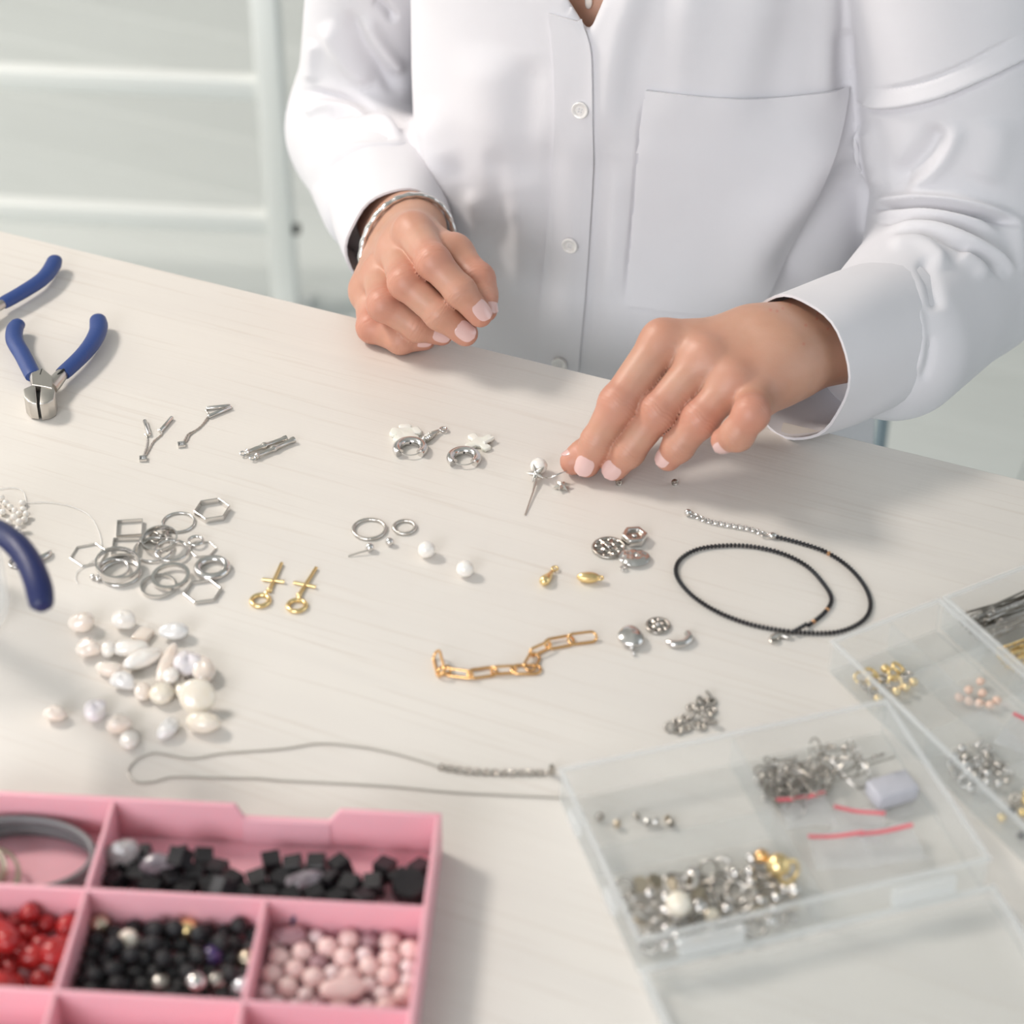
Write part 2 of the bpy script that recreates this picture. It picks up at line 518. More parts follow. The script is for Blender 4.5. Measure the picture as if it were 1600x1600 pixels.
# ------------------------------------------------------------------ white shelving rack behind the table
def on_depth_y(px, py, y):
    d = ray(px, py)
    return CAM + d * ((y - CAM[1]) / d[1])
PY = 1.40
Pt = on_depth_y(432, 250, PY)
px0 = Pt[0]
z_hi = on_depth_y(418, 137, PY)[2]
z_lo = on_depth_y(424, 347, PY)[2]
L1 = T(0, 118, (z_hi - TZ) * 1000)
ang = math.atan2(PY - L1[1], px0 - L1[0])
rack = thing('rail_rack', "white metal rack of posts and rails on the floor behind the table's left side", 'rack', (px0, PY, 0), ang)
RW, RH = 900, 1100
for sx in (0, -RW):
    MB().box(sx - 15, sx + 15, -15, 15, 6, RH).build('post', 'rack', rack, bevel=2)
    MB().box(sx - 25, sx + 25, -70, 60, 0, 6).build('foot', 'rack', rack, bevel=1.5)
for z in (z_lo * 1000, z_hi * 1000, RH - 16):
    MB().box(-RW + 15, -15, -11, 11, z - 13, z + 13).build('rail', 'rack', rack, bevel=2)
bz = on_depth_y(453, 357, PY)[2] * 1000
MB().lathe([(0, 8), (6, 8), (7, 5), (7, 0), (0, 0)], 12, rot=rotm('Y', math.pi / 2), c=(15, 0, bz)).build('bolt', 'gap', rack)

# ------------------------------------------------------------------ table
tb = thing('table', 'pale whitewashed wooden work table covered with jewellery making supplies', 'table', (*((EA + EB) / 2)[:2], 0), YAW)
MB().box(-1000, 900, -760, 0, TZ * 1000 - 24, TZ * 1000).build('tabletop', 'table', tb, bevel=1.2)
for sx in (-930, 830):
    for sy in (-700, -60):
        MB().box(sx - 22, sx + 22, sy - 22, sy + 22, 0, TZ * 1000 - 24).build('leg', 'rack', tb, bevel=2)

# ------------------------------------------------------------------ chair under the person
CHL = on_depth_y(1378, 665, 0.70)
chair = thing('chair', 'pale blue chair with thin chrome legs behind the table, mostly hidden by the person', 'chair', (0.135, 0.50, 0), math.radians(-20))
cl = local(chair, CHL)[0]
hw, hd = abs(cl[0]), abs(cl[1])
MB().tube(crom([(-hw + 40, -hd, 440), (hw - 40, -hd, 440), (hw, -hd + 40, 440), (hw, hd - 40, 440), (hw - 40, hd, 440), (-hw + 40, hd, 440), (-hw, hd - 40, 440), (-hw, -hd + 40, 440)], 40, True), 8).build('seat_frame', 'chrome', chair)
MB().prism([(-hw + 15, -hd + 10), (hw - 15, -hd + 10), (hw - 15, hd - 10), (-hw + 15, hd - 10)], 441, 458).build('seat', 'seat', chair, bevel=6)
for sx in (-1, 1):
    MB().tube([(sx * hw, -hd, 0), (sx * (hw - 4), -hd + 6, 430)], 6.5, 12).build('leg', 'chrome_leg', chair)
    MB().tube([(sx * hw, hd, 0), (sx * hw, hd, 440), (sx * (hw - 5), hd + 30, 660)], 6.5, 12).build('leg', 'chrome_leg', chair)
MB().box(-hw + 10, hw - 10, hd + 8, hd + 20, 540, 680).build('backrest', 'seat', chair, bevel=5)
# ================================================================== PERSON
def mm(p):
    """world metres to millimetres above the table top"""
    return (np.asarray(p, float) - np.array([0, 0, TZ])) * 1000
def un(P):
    return np.asarray(P, float) / 1000 + np.array([0, 0, TZ])

def surfnet(f, org, h):
    s = f < 0
    nx, ny, nz = f.shape
    c8 = [(i, j, k) for i in (0, 1) for j in (0, 1) for k in (0, 1)]
    sub = lambda a, o: a[o[0]:nx - 1 + o[0], o[1]:ny - 1 + o[1], o[2]:nz - 1 + o[2]]
    cnt = np.zeros((nx - 1, ny - 1, nz - 1), np.int8)
    for o in c8: cnt += sub(s, o)
    mask = (cnt > 0) & (cnt < 8)
    idx = -np.ones(mask.shape, np.int64)
    ijk = np.argwhere(mask)
    idx[mask] = np.arange(len(ijk))
    acc = np.zeros((len(ijk), 3)); num = np.zeros(len(ijk))
    for a in c8:
        for ax in range(3):
            if a[ax]: continue
            b = list(a); b[ax] = 1
            fa = sub(f, a)[mask]; fb = sub(f, b)[mask]
            cr = (fa < 0) != (fb < 0)
            t = np.where(cr, fa / np.where(cr, fa - fb, 1), 0)
            p = np.tile(np.array(a, float), (len(ijk), 1))
            p[:, ax] = t
            acc[cr] += p[cr]; num[cr] += 1
    V = (ijk + acc / np.maximum(num, 1)[:, None]) * h + org
    Fs = []
    for ax in range(3):
        b, c = (ax + 1) % 3, (ax + 2) % 3
        sl = [slice(None)] * 3; sl[ax] = slice(0, -1); sl[b] = slice(1, -1); sl[c] = slice(1, -1)
        sh = list(sl); sh[ax] = slice(1, None)
        A, B = s[tuple(sl)], s[tuple(sh)]
        e = np.argwhere(A != B)
        if not len(e): continue
        flip = A[A != B]
        e[:, b] += 1; e[:, c] += 1
        def cell(db, dc):
            q = e.copy(); q[:, b] += db; q[:, c] += dc
            return idx[q[:, 0], q[:, 1], q[:, 2]]
        q = np.stack([cell(-1, -1), cell(0, -1), cell(0, 0), cell(-1, 0)], 1)
        q[~flip] = q[~flip][:, ::-1]
        Fs.append(q)
    return V, np.concatenate(Fs)

def smooth_mesh(V, Fq, it, lam=0.5):
    e = np.concatenate([Fq[:, [0, 1]], Fq[:, [1, 2]], Fq[:, [2, 3]], Fq[:, [3, 0]]])
    for _ in range(it):
        a = np.zeros_like(V); n = np.zeros(len(V))
        for k in range(3): a[:, k] = np.bincount(e[:, 0], V[e[:, 1], k], len(V)) + np.bincount(e[:, 1], V[e[:, 0], k], len(V))
        n = np.bincount(e[:, 0], minlength=len(V)) + np.bincount(e[:, 1], minlength=len(V))
        V = V + lam * (a / np.maximum(n, 1)[:, None] - V)
    return V

def quad_subdivide(V, Fq):
    n = len(V)
    e = np.concatenate([Fq[:, [0, 1]], Fq[:, [1, 2]], Fq[:, [2, 3]], Fq[:, [3, 0]]])
    es = np.sort(e, 1)
    key = es[:, 0] * n + es[:, 1]
    uk, inv = np.unique(key, return_inverse=True)
    mid = (V[uk // n] + V[uk % n]) / 2
    fc = V[Fq].mean(1)
    m = len(Fq)
    E = inv.reshape(4, m).T + n
    C = np.arange(m) + n + len(uk)
    Q = np.concatenate([np.stack([Fq[:, k], E[:, k], C, E[:, k - 1]], 1) for k in range(4)])
    return smooth_mesh(np.concatenate([V, mid, fc]), Q, 1, 0.35), Q

def normals(V, Fq):
    a = V[Fq[:, 2]] - V[Fq[:, 0]]; b = V[Fq[:, 3]] - V[Fq[:, 1]]
    nf = np.cross(a, b)
    N = np.zeros_like(V)
    for k in range(4):
        for c in range(3): N[:, c] += np.bincount(Fq[:, k], nf[:, c], len(V))
    return N / (np.linalg.norm(N, axis=1, keepdims=True) + 1e-12)

class Field:
    def __init__(self, lo, hi, h):
        self.o = np.array(lo, float); self.h = h
        n = [int((b - a) / h) + 1 for a, b in zip(lo, hi)]
        g = [np.arange(k) * h + a for k, a in zip(n, lo)]
        self.P = np.stack(np.meshgrid(*g, indexing='ij'), -1).astype(np.float32)
    def cap(self, a, b, ra, rb):
        a, b = np.array(a, np.float32), np.array(b, np.float32)
        ab = b - a
        pa = self.P - a
        t = np.clip((pa @ ab) / (ab @ ab + 1e-9), 0, 1)
        return np.linalg.norm(pa - t[..., None] * ab, axis=-1) - (ra + t * (rb - ra))
    def ell(self, c, r, R=None):
        q = self.P - np.array(c, np.float32)
        if R is not None: q = q @ np.array(R, np.float32)
        r = np.array(r, np.float32)
        k = np.linalg.norm(q / r, axis=-1)
        return (k - 1) * r.min()

def smin(a, b, k):
    h = np.clip(0.5 + 0.5 * (b - a) / k, 0, 1)
    return b + (a - b) * h - k * h * (1 - h)

def quad_obj(name, V, Fq, m, parent=None, attr=None):
    me = bpy.data.meshes.new(name)
    me.vertices.add(len(V)); me.vertices.foreach_set('co', un(V).astype(np.float32).ravel())
    me.loops.add(len(Fq) * 4); me.loops.foreach_set('vertex_index', Fq.astype(np.int32).ravel())
    me.polygons.add(len(Fq))
    me.polygons.foreach_set('loop_start', np.arange(len(Fq), dtype=np.int32) * 4)
    me.polygons.foreach_set('use_smooth', np.ones(len(Fq), bool))
    me.update(calc_edges=True)
    me.validate()
    if attr is not None:
        a = me.attributes.new(attr[0], 'FLOAT', 'POINT')
        a.data.foreach_set('value', attr[1].astype(np.float32))
    me.materials.append(M[m])
    o = bpy.data.objects.new(name, me)
    col.objects.link(o)
    if parent is not None:
        o.parent = parent
        o.matrix_parent_inverse = parent.matrix_world.inverted()
    return o

VIEW = FW
def arm_mesh(fingers, thumb, wrist, fore, lo, hi, palm_extra, rwrist=(20, 25), pal=None):
    """fingers: list of 4 chains [MCP, PIP, DIP, TIP] (mm) with radii; one smooth surface with separate fingers"""
    Fd = Field(lo, hi, 1.15)
    palm = None
    mc = []
    for (J, r) in fingers:
        base = wrist + (J[0] - wrist) * 0.12 + (J[0] - np.mean([f[0][0] for f in fingers], 0)) * 0.35
        mc.append(Fd.cap(base, J[0], 14.5, r[0] * 1.03))
    palm = mc[0]
    for d in mc[1:]: palm = smin(palm, d, 13)
    for a, b, ra, rb in palm_extra: palm = smin(palm, Fd.cap(a, b, ra, rb), 12)
    # wrist and forearm: two parallel bones give an oval section
    wid = fingers[0][0][0] - fingers[3][0][0]
    ax = (fore - wrist) / np.linalg.norm(fore - wrist)
    wid = wid - (wid @ ax) * ax; wid /= np.linalg.norm(wid)
    arm = None
    for s in (-1, 0, 1):
        d = Fd.cap(wrist + s * wid * 10, fore + s * wid * 9, rwrist[0], rwrist[1])
        arm = d if arm is None else smin(arm, d, 6)
    palm = smin(palm, arm, 22)
    out = palm.copy()
    for (J, r) in fingers + [thumb]:
        f = None
        for a, b, ra, rb in zip(J[:-1], J[1:], r[:-1], r[1:]):
            d = Fd.cap(a, b, ra, rb)
            f = d if f is None else smin(f, d, 2.5)
        for q in (1, 2):                                      # knuckle swelling
            f = smin(f, np.linalg.norm(Fd.P - J[q].astype(np.float32), axis=-1) - r[q] * 1.04, 3)
        d = smin(palm, f, 5.5)
        out = np.minimum(out, d)
    V, Q = surfnet(out, Fd.o, Fd.h)
    V = smooth_mesh(V, Q, 2)
    V, Q = quad_subdivide(V, Q)
    N = normals(V, Q)
    red = np.zeros(len(V))
    off = np.zeros(len(V))
    for (J, r) in fingers + [thumb]:
        for q, (amp, sg) in enumerate(((0.40, 11), (0.80, 9.0), (0.55, 7), (0.50, 10))):
            d2 = ((V - J[q]) ** 2).sum(1)
            red = np.maximum(red, amp * np.exp(-d2 / (2 * sg ** 2)))
        for q in (1, 2):                                      # fine skin creases across the back of each joint
            ax1 = (J[q + 1] - J[q - 1]) / np.linalg.norm(J[q + 1] - J[q - 1])
            rel = V - J[q]
            u = rel @ ax1
            near = np.exp(-((np.linalg.norm(rel, axis=1)) / (r[q] * 1.35)) ** 4)
            for k, u0 in enumerate((-3.1, -1.0, 1.2, 3.3)):
                off -= 0.22 * near * np.exp(-((u - u0 - 0.5 * np.sin(rel[:, 0] * 0.8 + k)) / 0.55) ** 2)
    V = V + N * off[:, None]
    return V, Q, red

def zz(px, py, z): return mm(T(px, py, z))
def mch(p, px, py, L, far): return mm(chain(un(p), px, py, L, far))
def matd(p, px, py, dd): return mm(at(px, py, depth(un(p)) + dd / 1000))

# ---- her right hand (left in the photo): loose fist on the table edge
pD = zz(626, 531, 9); pP = mch(pD, 582, 511, 22, True); pM = mch(pP, 578, 455, 34, True)
pT = matd(pD, 664, 531, 2)
iM = mch(pM, 646, 362, 60, False)
mM = matd(pM, 621, 392, -25); rM = matd(pM, 594, 428, -13)
iP = mch(iM, 677, 409, 40, False); iD = matd(iP, 719, 455, -2); iT = matd(iD, 750, 492, 3)
mP = mch(mM, 634, 441, 43, False); mD = matd(mP, 688, 491, -3); mT = matd(mD, 727, 521, 4)
rP = mch(rM, 600, 476, 40, False); rD = matd(rP, 652, 511, 2); rT = matd(rD, 690, 522, 5)
tT = matd(iT, 758, 484, 9); tI = matd(tT, 746, 437, 5); tM = matd(tI, 707, 398, 14)
wA = mch(mM, 632, 375, 68, True)
eA = mch(wA, 568, 192, 235, True)
fA = [([iM, iP, iD, iT], [11.5, 10.2, 9.2, 7.6]), ([mM, mP, mD, mT], [11.5, 10.4, 9.4, 7.9]),
      ([rM, rP, rD, rT], [11, 10, 8.6, 7.2]), ([pM, pP, pD, pT], [10.2, 9.4, 8.4, 6.6])]
thA = ([tM, tI, (tI + tT) / 2, tT], [12, 10.2, 9.4, 7.6])
foreA = wA + (eA - wA) * 0.45
exA = [(wA, tM, 15, 13), (wA + (pM - wA) * 0.3, pM, 14, 11), (wA + (mM - wA) * 0.5 + VIEW * 14, (iM + mM) / 2 + VIEW * 14, 14, 11)]
allA = np.concatenate([np.array(f[0]) for f in fA + [thA]] + [[wA, foreA]])
VA, QA, redA = arm_mesh(fA, thA, wA, foreA, allA.min(0) - 34, allA.max(0) + 34, exA, (18.5, 23))

# ---- her left hand (right in the photo): pinching an ear wire on the table
def fz(*q): return [zz(*p) for p in q]
iB = fz((1036, 534, 70), (966, 630, 46), (933, 690, 23), (917, 725, 9.5))
mB = fz((1102, 560, 68), (1028, 643, 44), (982, 705, 21), (961, 730, 9.5))
rB = fz((1146, 594, 62), (1094, 655, 45), (1060, 697, 29), (1044, 716, 20))
pBm = zz(1180, 618, 52)
pBp = mch(pBm, 1174, 646, 34, False)
pB = [pBm, pBp, matd(pBp, 1152, 678, 6), matd(pBp, 1131, 688, 14)]
tB = fz((1030, 620, 30), (940, 694, 16), (914, 712, 11), (896, 721, 8.5))
tB[0] = tB[0] + VIEW * 6
wB = zz(1205, 551, 60)
eB = mch(wB, 1502, 388, 238, True)
foreB = matd(wB, 1392, 500, 66)
fB = [(iB, [12.2, 10.6, 9.0, 7.8]), (mB, [11.8, 10.4, 8.9, 7.8]), (rB, [11.2, 10, 8.6, 7.4]), (pB, [10.5, 9.6, 9.0, 7.4])]
thB = (tB, [12, 10, 9, 7.8])
exB = [(wB, tB[0], 15, 12), (wB + (pBm - wB) * 0.3, pBm, 15, 11)]
allB = np.concatenate([np.array(f[0]) for f in fB + [thB]] + [[wB, foreB]])
VB, QB, redB = arm_mesh(fB, thB, wB, foreB, allB.min(0) - 34, allB.max(0) + 34, exB, (18, 25))

# ---- torso, upper arms, neck and head, coarse (under the shirt)
TYAW = math.radians(-17)
TCX, TCY = 75.0, 375.0
SA = mm(on_depth_y(588, -170, 0.43)); SB = mm(on_depth_y(1486, -150, 0.30))
cyw, syw = math.cos(TYAW), math.sin(TYAW)
def torso_sdf(P, grow=0.0):
    x = P[..., 0] - TCX; y = P[..., 1] - TCY; z = P[..., 2]
    y = y - np.clip(z, -100, 320) * 0.05                       # leans slightly back
    u = x * cyw + y * syw; v = -x * syw + y * cyw
    zk = [-320, -120, 0, 90, 180, 250, 300, 340]
    a = np.interp(z, zk, [178, 170, 165, 165, 165, 160, 140, 70])
    bf = np.interp(z, zk, [112, 112, 116, 122, 112, 90, 72, 55])
    bb = np.interp(z, zk, [112, 105, 100, 105, 110, 108, 95, 60])
    a = a + np.where(u > 0, np.interp(z, [-300, 60, 160], [22, 16, 0]), 0)
    a = a - np.where(u < 0, np.interp(z, [-300, 0, 150, 260], [8, 24, 24, 8]), 0)
    b = np.where(v < 0, bf, bb)
    n = (np.abs(u / (a + grow)) ** 2.35 + np.abs(v / (b + grow)) ** 2.35) ** (1 / 2.35)
    d = (n - 1) * np.minimum(a, b)
    return np.maximum(d, np.maximum(z - 325 - grow, -(z + 300)))
Ff = Field((-330, 90, -310), (430, 560, 640), 7.0)
bd = torso_sdf(Ff.P, -26)
NK = np.array([TCX - 5, TCY + 22, 300.0])
bd = smin(bd, Ff.cap(NK, NK + [0, -6, 90], 62, 50), 40)
HD = NK + [0, -22, 175]
bd = smin(bd, Ff.ell(HD, (76, 94, 112)), 25)
bd = smin(bd, Ff.ell(HD + [-2, -60, -50], (48, 48, 52)), 25)     # jaw
bd = smin(bd, Ff.cap(HD + [-3, -96, 12], HD + [-3, -108, -18], 7, 11), 10)   # nose
for s in (-1, 1): bd = smin(bd, Ff.ell(HD + [s * 76, 6, -10], (9, 18, 30)), 8)  # ears
for sh, el, fo in ((SA, eA, foreA), (SB, eB, foreB)):
    bd = smin(bd, Ff.cap(sh, el, 34, 33), 22)
    bd = smin(bd, Ff.cap(el, fo, 33, 25), 12)
VC, QC = surfnet(bd, Ff.o, Ff.h)
VC = smooth_mesh(VC, QC, 2)

# freckles on her left forearm
pxB, pyB, _ = projv(un(VB))
for fx_, fy_ in ((1120, 220), (1030, 245), (1085, 238), (1240, 230), (1245, 262), (1190, 315), (1060, 250), (1240, 285), (1215, 180), (1150, 190), (1290, 330), (1180, 400)):
    d2 = (pxB - 850 - fx_ / 2.909) ** 2 + (pyB - 400 - fy_ / 2.909) ** 2
    redB = np.maximum(redB, 0.75 * np.exp(-d2 / 4.0))

base = np.array([TCX / 1000, TCY / 1000, 0])
person = thing('person', 'person in a loose white button-up shirt seated behind the table, handling jewellery with both hands', 'person', tuple(base))
bpy.context.view_layer.update()
Vall = np.concatenate([VA, VB, VC])
Qall = np.concatenate([QA, QB + len(VA), QC + len(VA) + len(VB)])
body = quad_obj('body', Vall, Qall, 'skin', person, ('red', np.concatenate([redA, redB, np.zeros(len(VC))])))

# ---- fingernails: thin curved plates on the finger ends
def nail(J, r, normal, wid, length, shift=0.0):
    """J: DIP and TIP (mm); normal: outward direction of the nail"""
    a, b = J
    ax = (b - a) / np.linalg.norm(b - a)
    nrm = np.array(normal, float); nrm -= (nrm @ ax) * ax; nrm /= np.linalg.norm(nrm)
    sd = np.cross(ax, nrm)
    nu, nv = 15, 13
    V = []
    for lift in (0.55, -0.6):
        for i in range(nu):
            t = i / (nu - 1)
            sh = math.sqrt(max(0.0, 1 - abs(2 * t - 1) ** 3.0)) * 0.97 + 0.03
            if t > 0.5: sh = math.sqrt(max(0.0, 1 - abs(2 * t - 1) ** 2.4)) * 0.97 + 0.03
            rr = r * 0.99 - 0.9 * max(0, t - 0.35) ** 2 * 3
            for j in range(nv):
                s = (2 * j / (nv - 1) - 1) * wid / 2 / rr * sh
                V.append(b + ax * ((t - 0.62) * length + shift) + (rr + lift) * (math.cos(s) * nrm + math.sin(s) * sd))
    m = MB()
    m.grid(V[:nu * nv], nu, nv)
    m.grid(V[nu * nv:], nu, nv)
    ring = [i * nv for i in range(nu)] + [(nu - 1) * nv + j for j in range(1, nv)] + [i * nv + nv - 1 for i in range(nu - 2, -1, -1)] + [j for j in range(nv - 2, 0, -1)]
    for p, q in zip(ring, ring[1:] + ring[:1]): m.f.append((p, q, q + nu * nv, p + nu * nv))
    m.v = [tuple(un(p) * 1000) for p in m.v]
    o = m.build('fingernail', 'nail', body)
    o.matrix_parent_inverse = body.matrix_world.inverted()
    return o
bpy.context.view_layer.update()
def nd(x, y, toward):                                           # screen right, screen up, toward the viewer
    return RT * x + UP * y - FW * toward
nail((iD, iT), 7.7, nd(0.35, 0.25, 1), 11.5, 13.5)
nail((mD, mT), 8.0, nd(0.1, 0.05, 1), 11.5, 13.5)
nail((rD, rT), 7.3, nd(0.1, -0.1, 1), 10.5, 12.5)
nail((pD, pT), 6.7, nd(0.05, -0.05, 1), 9.5, 12)
nail((thA[0][2], tT), 7.7, nd(0.75, 0.25, 0.75), 12, 14)
nail((iB[2], iB[3]), 7.8, nd(-0.25, -0.1, 1), 11.5, 12.5, 1.0)
nail((mB[2], mB[3]), 7.8, nd(-0.35, -0.25, 1), 11.5, 12, 1.0)
nail((rB[2], rB[3]), 7.4, nd(-1, -0.5, 0.35), 10.5, 12)
nail((pB[2], pB[3]), 7.4, nd(-0.7, -1, 0.2), 9.5, 12)
nail((tB[2], tB[3]), 7.8, nd(-0.9, 0.8, 0.25), 11.5, 12.5)

# ---- face (out of the frame)
for s_ in (-1, 1):
    MB().ell(un(HD + [s_ * 30, -84, 4]) * 1000, (11, 9, 8), 16, 10).build('eye', 'button', body).matrix_parent_inverse = body.matrix_world.inverted()
    MB().ell(un(HD + [s_ * 30, -92, 4]) * 1000, (4.5, 2.0, 4.5), 12, 8).build('iris', 'onyx', body).matrix_parent_inverse = body.matrix_world.inverted()
    MB().tube(crom(un(np.array([HD + [s_ * 14, -93, 22], HD + [s_ * 30, -90, 27], HD + [s_ * 46, -80, 22]])) * 1000, 10), 2.6, 8).build('eyebrow', 'cord', body).matrix_parent_inverse = body.matrix_world.inverted()
M['lip'] = mat('lip', (0.50, 0.17, 0.14), 0.4)
MB().tube(crom(un(np.array([HD + [-24, -94, -54], HD + [-8, -104, -51], HD + [0, -105, -53], HD + [8, -104, -51], HD + [22, -94, -54]])) * 1000, 16), [1, 3, 4, 4.4, 4.6, 4.6, 4.6, 4.6, 4.6, 4.6, 4.6, 4.6, 4.4, 4, 3, 1], 8).build('lips', 'lip', body).matrix_parent_inverse = body.matrix_world.inverted()

# ---- hair (out of the frame, so the figure is whole)
FH = Field(HD - [110, 130, 190], HD + [110, 140, 140], 7.0)
hd_ = FH.ell(HD + [0, 14, 12], (86, 98, 118))
hd_ = np.maximum(hd_, -FH.ell(HD + [0, -88, -42], (66, 62, 92)))
hd_ = smin(hd_, FH.ell(HD + [0, 108, -40], (46, 42, 50)), 14)
VH, QH = surfnet(hd_, FH.o, FH.h)
M['hair'] = mat('brown_hair', (0.10, 0.055, 0.03), 0.5, var=(60, (0.16, 0.09, 0.05)))
hair = quad_obj('hair', smooth_mesh(VH, QH, 2), QH, 'hair', body)

# ---- jeans: seated legs under the table
FJ = Field((-260, -60, -760), (400, 560, -180), 8.0)
fwd2 = np.array([syw, -cyw, 0.0]); sid2 = np.array([cyw, syw, 0.0])
hip = np.array([TCX, TCY + 60, -205.0])
jd = FJ.ell(hip, (165, 120, 82), None)
for s in (-1, 1):
    hj = hip + sid2 * s * 85; kn = hj + fwd2 * 330 + sid2 * s * 25 + [0, 0, -20]; an = kn - fwd2 * -20 + [0, 0, -420]
    jd = smin(jd, FJ.cap(hj, kn, 74, 56), 20)
    jd = smin(jd, FJ.cap(kn, an, 54, 44), 14)
VJ, QJ = surfnet(jd, FJ.o, FJ.h)
jeans = quad_obj('jeans', smooth_mesh(VJ, QJ, 2), QJ, 'denim', person)
for s in (-1, 1):
    hj = hip + sid2 * s * 85; an = hj + fwd2 * 350 + sid2 * s * 25
    m = MB().ell((0, 0, 0), (42, 115, 42), 20, 12, power=0.8)
    m.v = [(x, y, max(z, -30)) for x, y, z in m.v]
    m.xf(rotm('Z', TYAW))
    c = an + fwd2 * 50
    o = m.build('shoe', 'rack', person)
    o.location = (np.array([c[0] / 1000, c[1] / 1000, 0.031]) - base)
# ------------------------------------------------------------------ shirt
OPEN_A = wA + (eA - wA) * 0.055 + np.array([-2.0, 0, -7.0])
SEAM_A = wA + (eA - wA) * 0.40
OPEN_B = matd(wB, 1240, 566, 14)
SEAM_B = matd(wB, 1392, 516, 74)
FS = Field((-290, 62, -280), (430, 535, 335), 3.0)
sh = torso_sdf(FS.P, 0.0)
def sleeve(shp, el, seam, r0, r1, r2, elb, k=26):
    d = FS.cap(shp, el + elb, r0, r1)
    return smin(d, FS.cap(el + elb, seam, r1, r2), k)
slA = sleeve(SA, eA, SEAM_A, 42, 50, 41, np.array([0.0, 0, 0]))
slA = smin(slA, FS.cap(SEAM_A + [-4, 0, -10], eA + [-4, 0, -16], 38, 44), 24)
slB = sleeve(SB, eB, SEAM_B, 68, 56, 44, np.array([4.0, 4, -4]))
# cloth sagging under the forearm
slB = smin(slB, FS.cap(SEAM_B + [4, 0, -12], eB + [8, 0, -22], 40, 46), 30)
ksh = np.interp(FS.P[..., 2], [190, 290], [8, 70])
shirt_f = smin(smin(sh, slA, ksh), slB, ksh)
# the open neck: a V cut into the cloth, skin shows behind it
gx, gy, gd = projv(un(FS.P.reshape(-1, 3)))
wedge = np.minimum(gx - (921 - 0.62 * (52 - gy)), (921 + 0.42 * (52 - gy)) - gx) / 2.2
wedge = np.where((FS.P.reshape(-1, 3) @ np.array([-syw, cyw, 0]) - (np.array([TCX, TCY, 0]) @ np.array([-syw, cyw, 0])) < -30) & (gy < 90), wedge, -50).reshape(FS.P.shape[:3])
shirt_f = np.maximum(shirt_f, np.minimum(wedge, shirt_f + 48))
VS, QS = surfnet(shirt_f, FS.o, FS.h)
VS = smooth_mesh(VS, QS, 3)
VS, QS = quad_subdivide(VS, QS)

def polydist(px, py, line):
    """distance to a pixel polyline, signed by side, and the position along it 0..1"""
    L = np.array(line, float)
    best = np.full(len(px), 1e9); sgn = np.ones(len(px)); tt = np.zeros(len(px))
    seg = np.linalg.norm(np.diff(L, axis=0), axis=1); cum = np.concatenate([[0], np.cumsum(seg)])
    for i in range(len(L) - 1):
        d = L[i + 1] - L[i]
        t = np.clip(((px - L[i, 0]) * d[0] + (py - L[i, 1]) * d[1]) / (d @ d), 0, 1)
        qx, qy = L[i, 0] + t * d[0] - px, L[i, 1] + t * d[1] - py
        dd = np.hypot(qx, qy)
        m = dd < best
        best[m] = dd[m]
        sgn[m] = np.sign(d[0] * (-qy[m]) - d[1] * (-qx[m]))
        tt[m] = (cum[i] + t[m] * seg[i]) / cum[-1]
    return best, sgn, tt

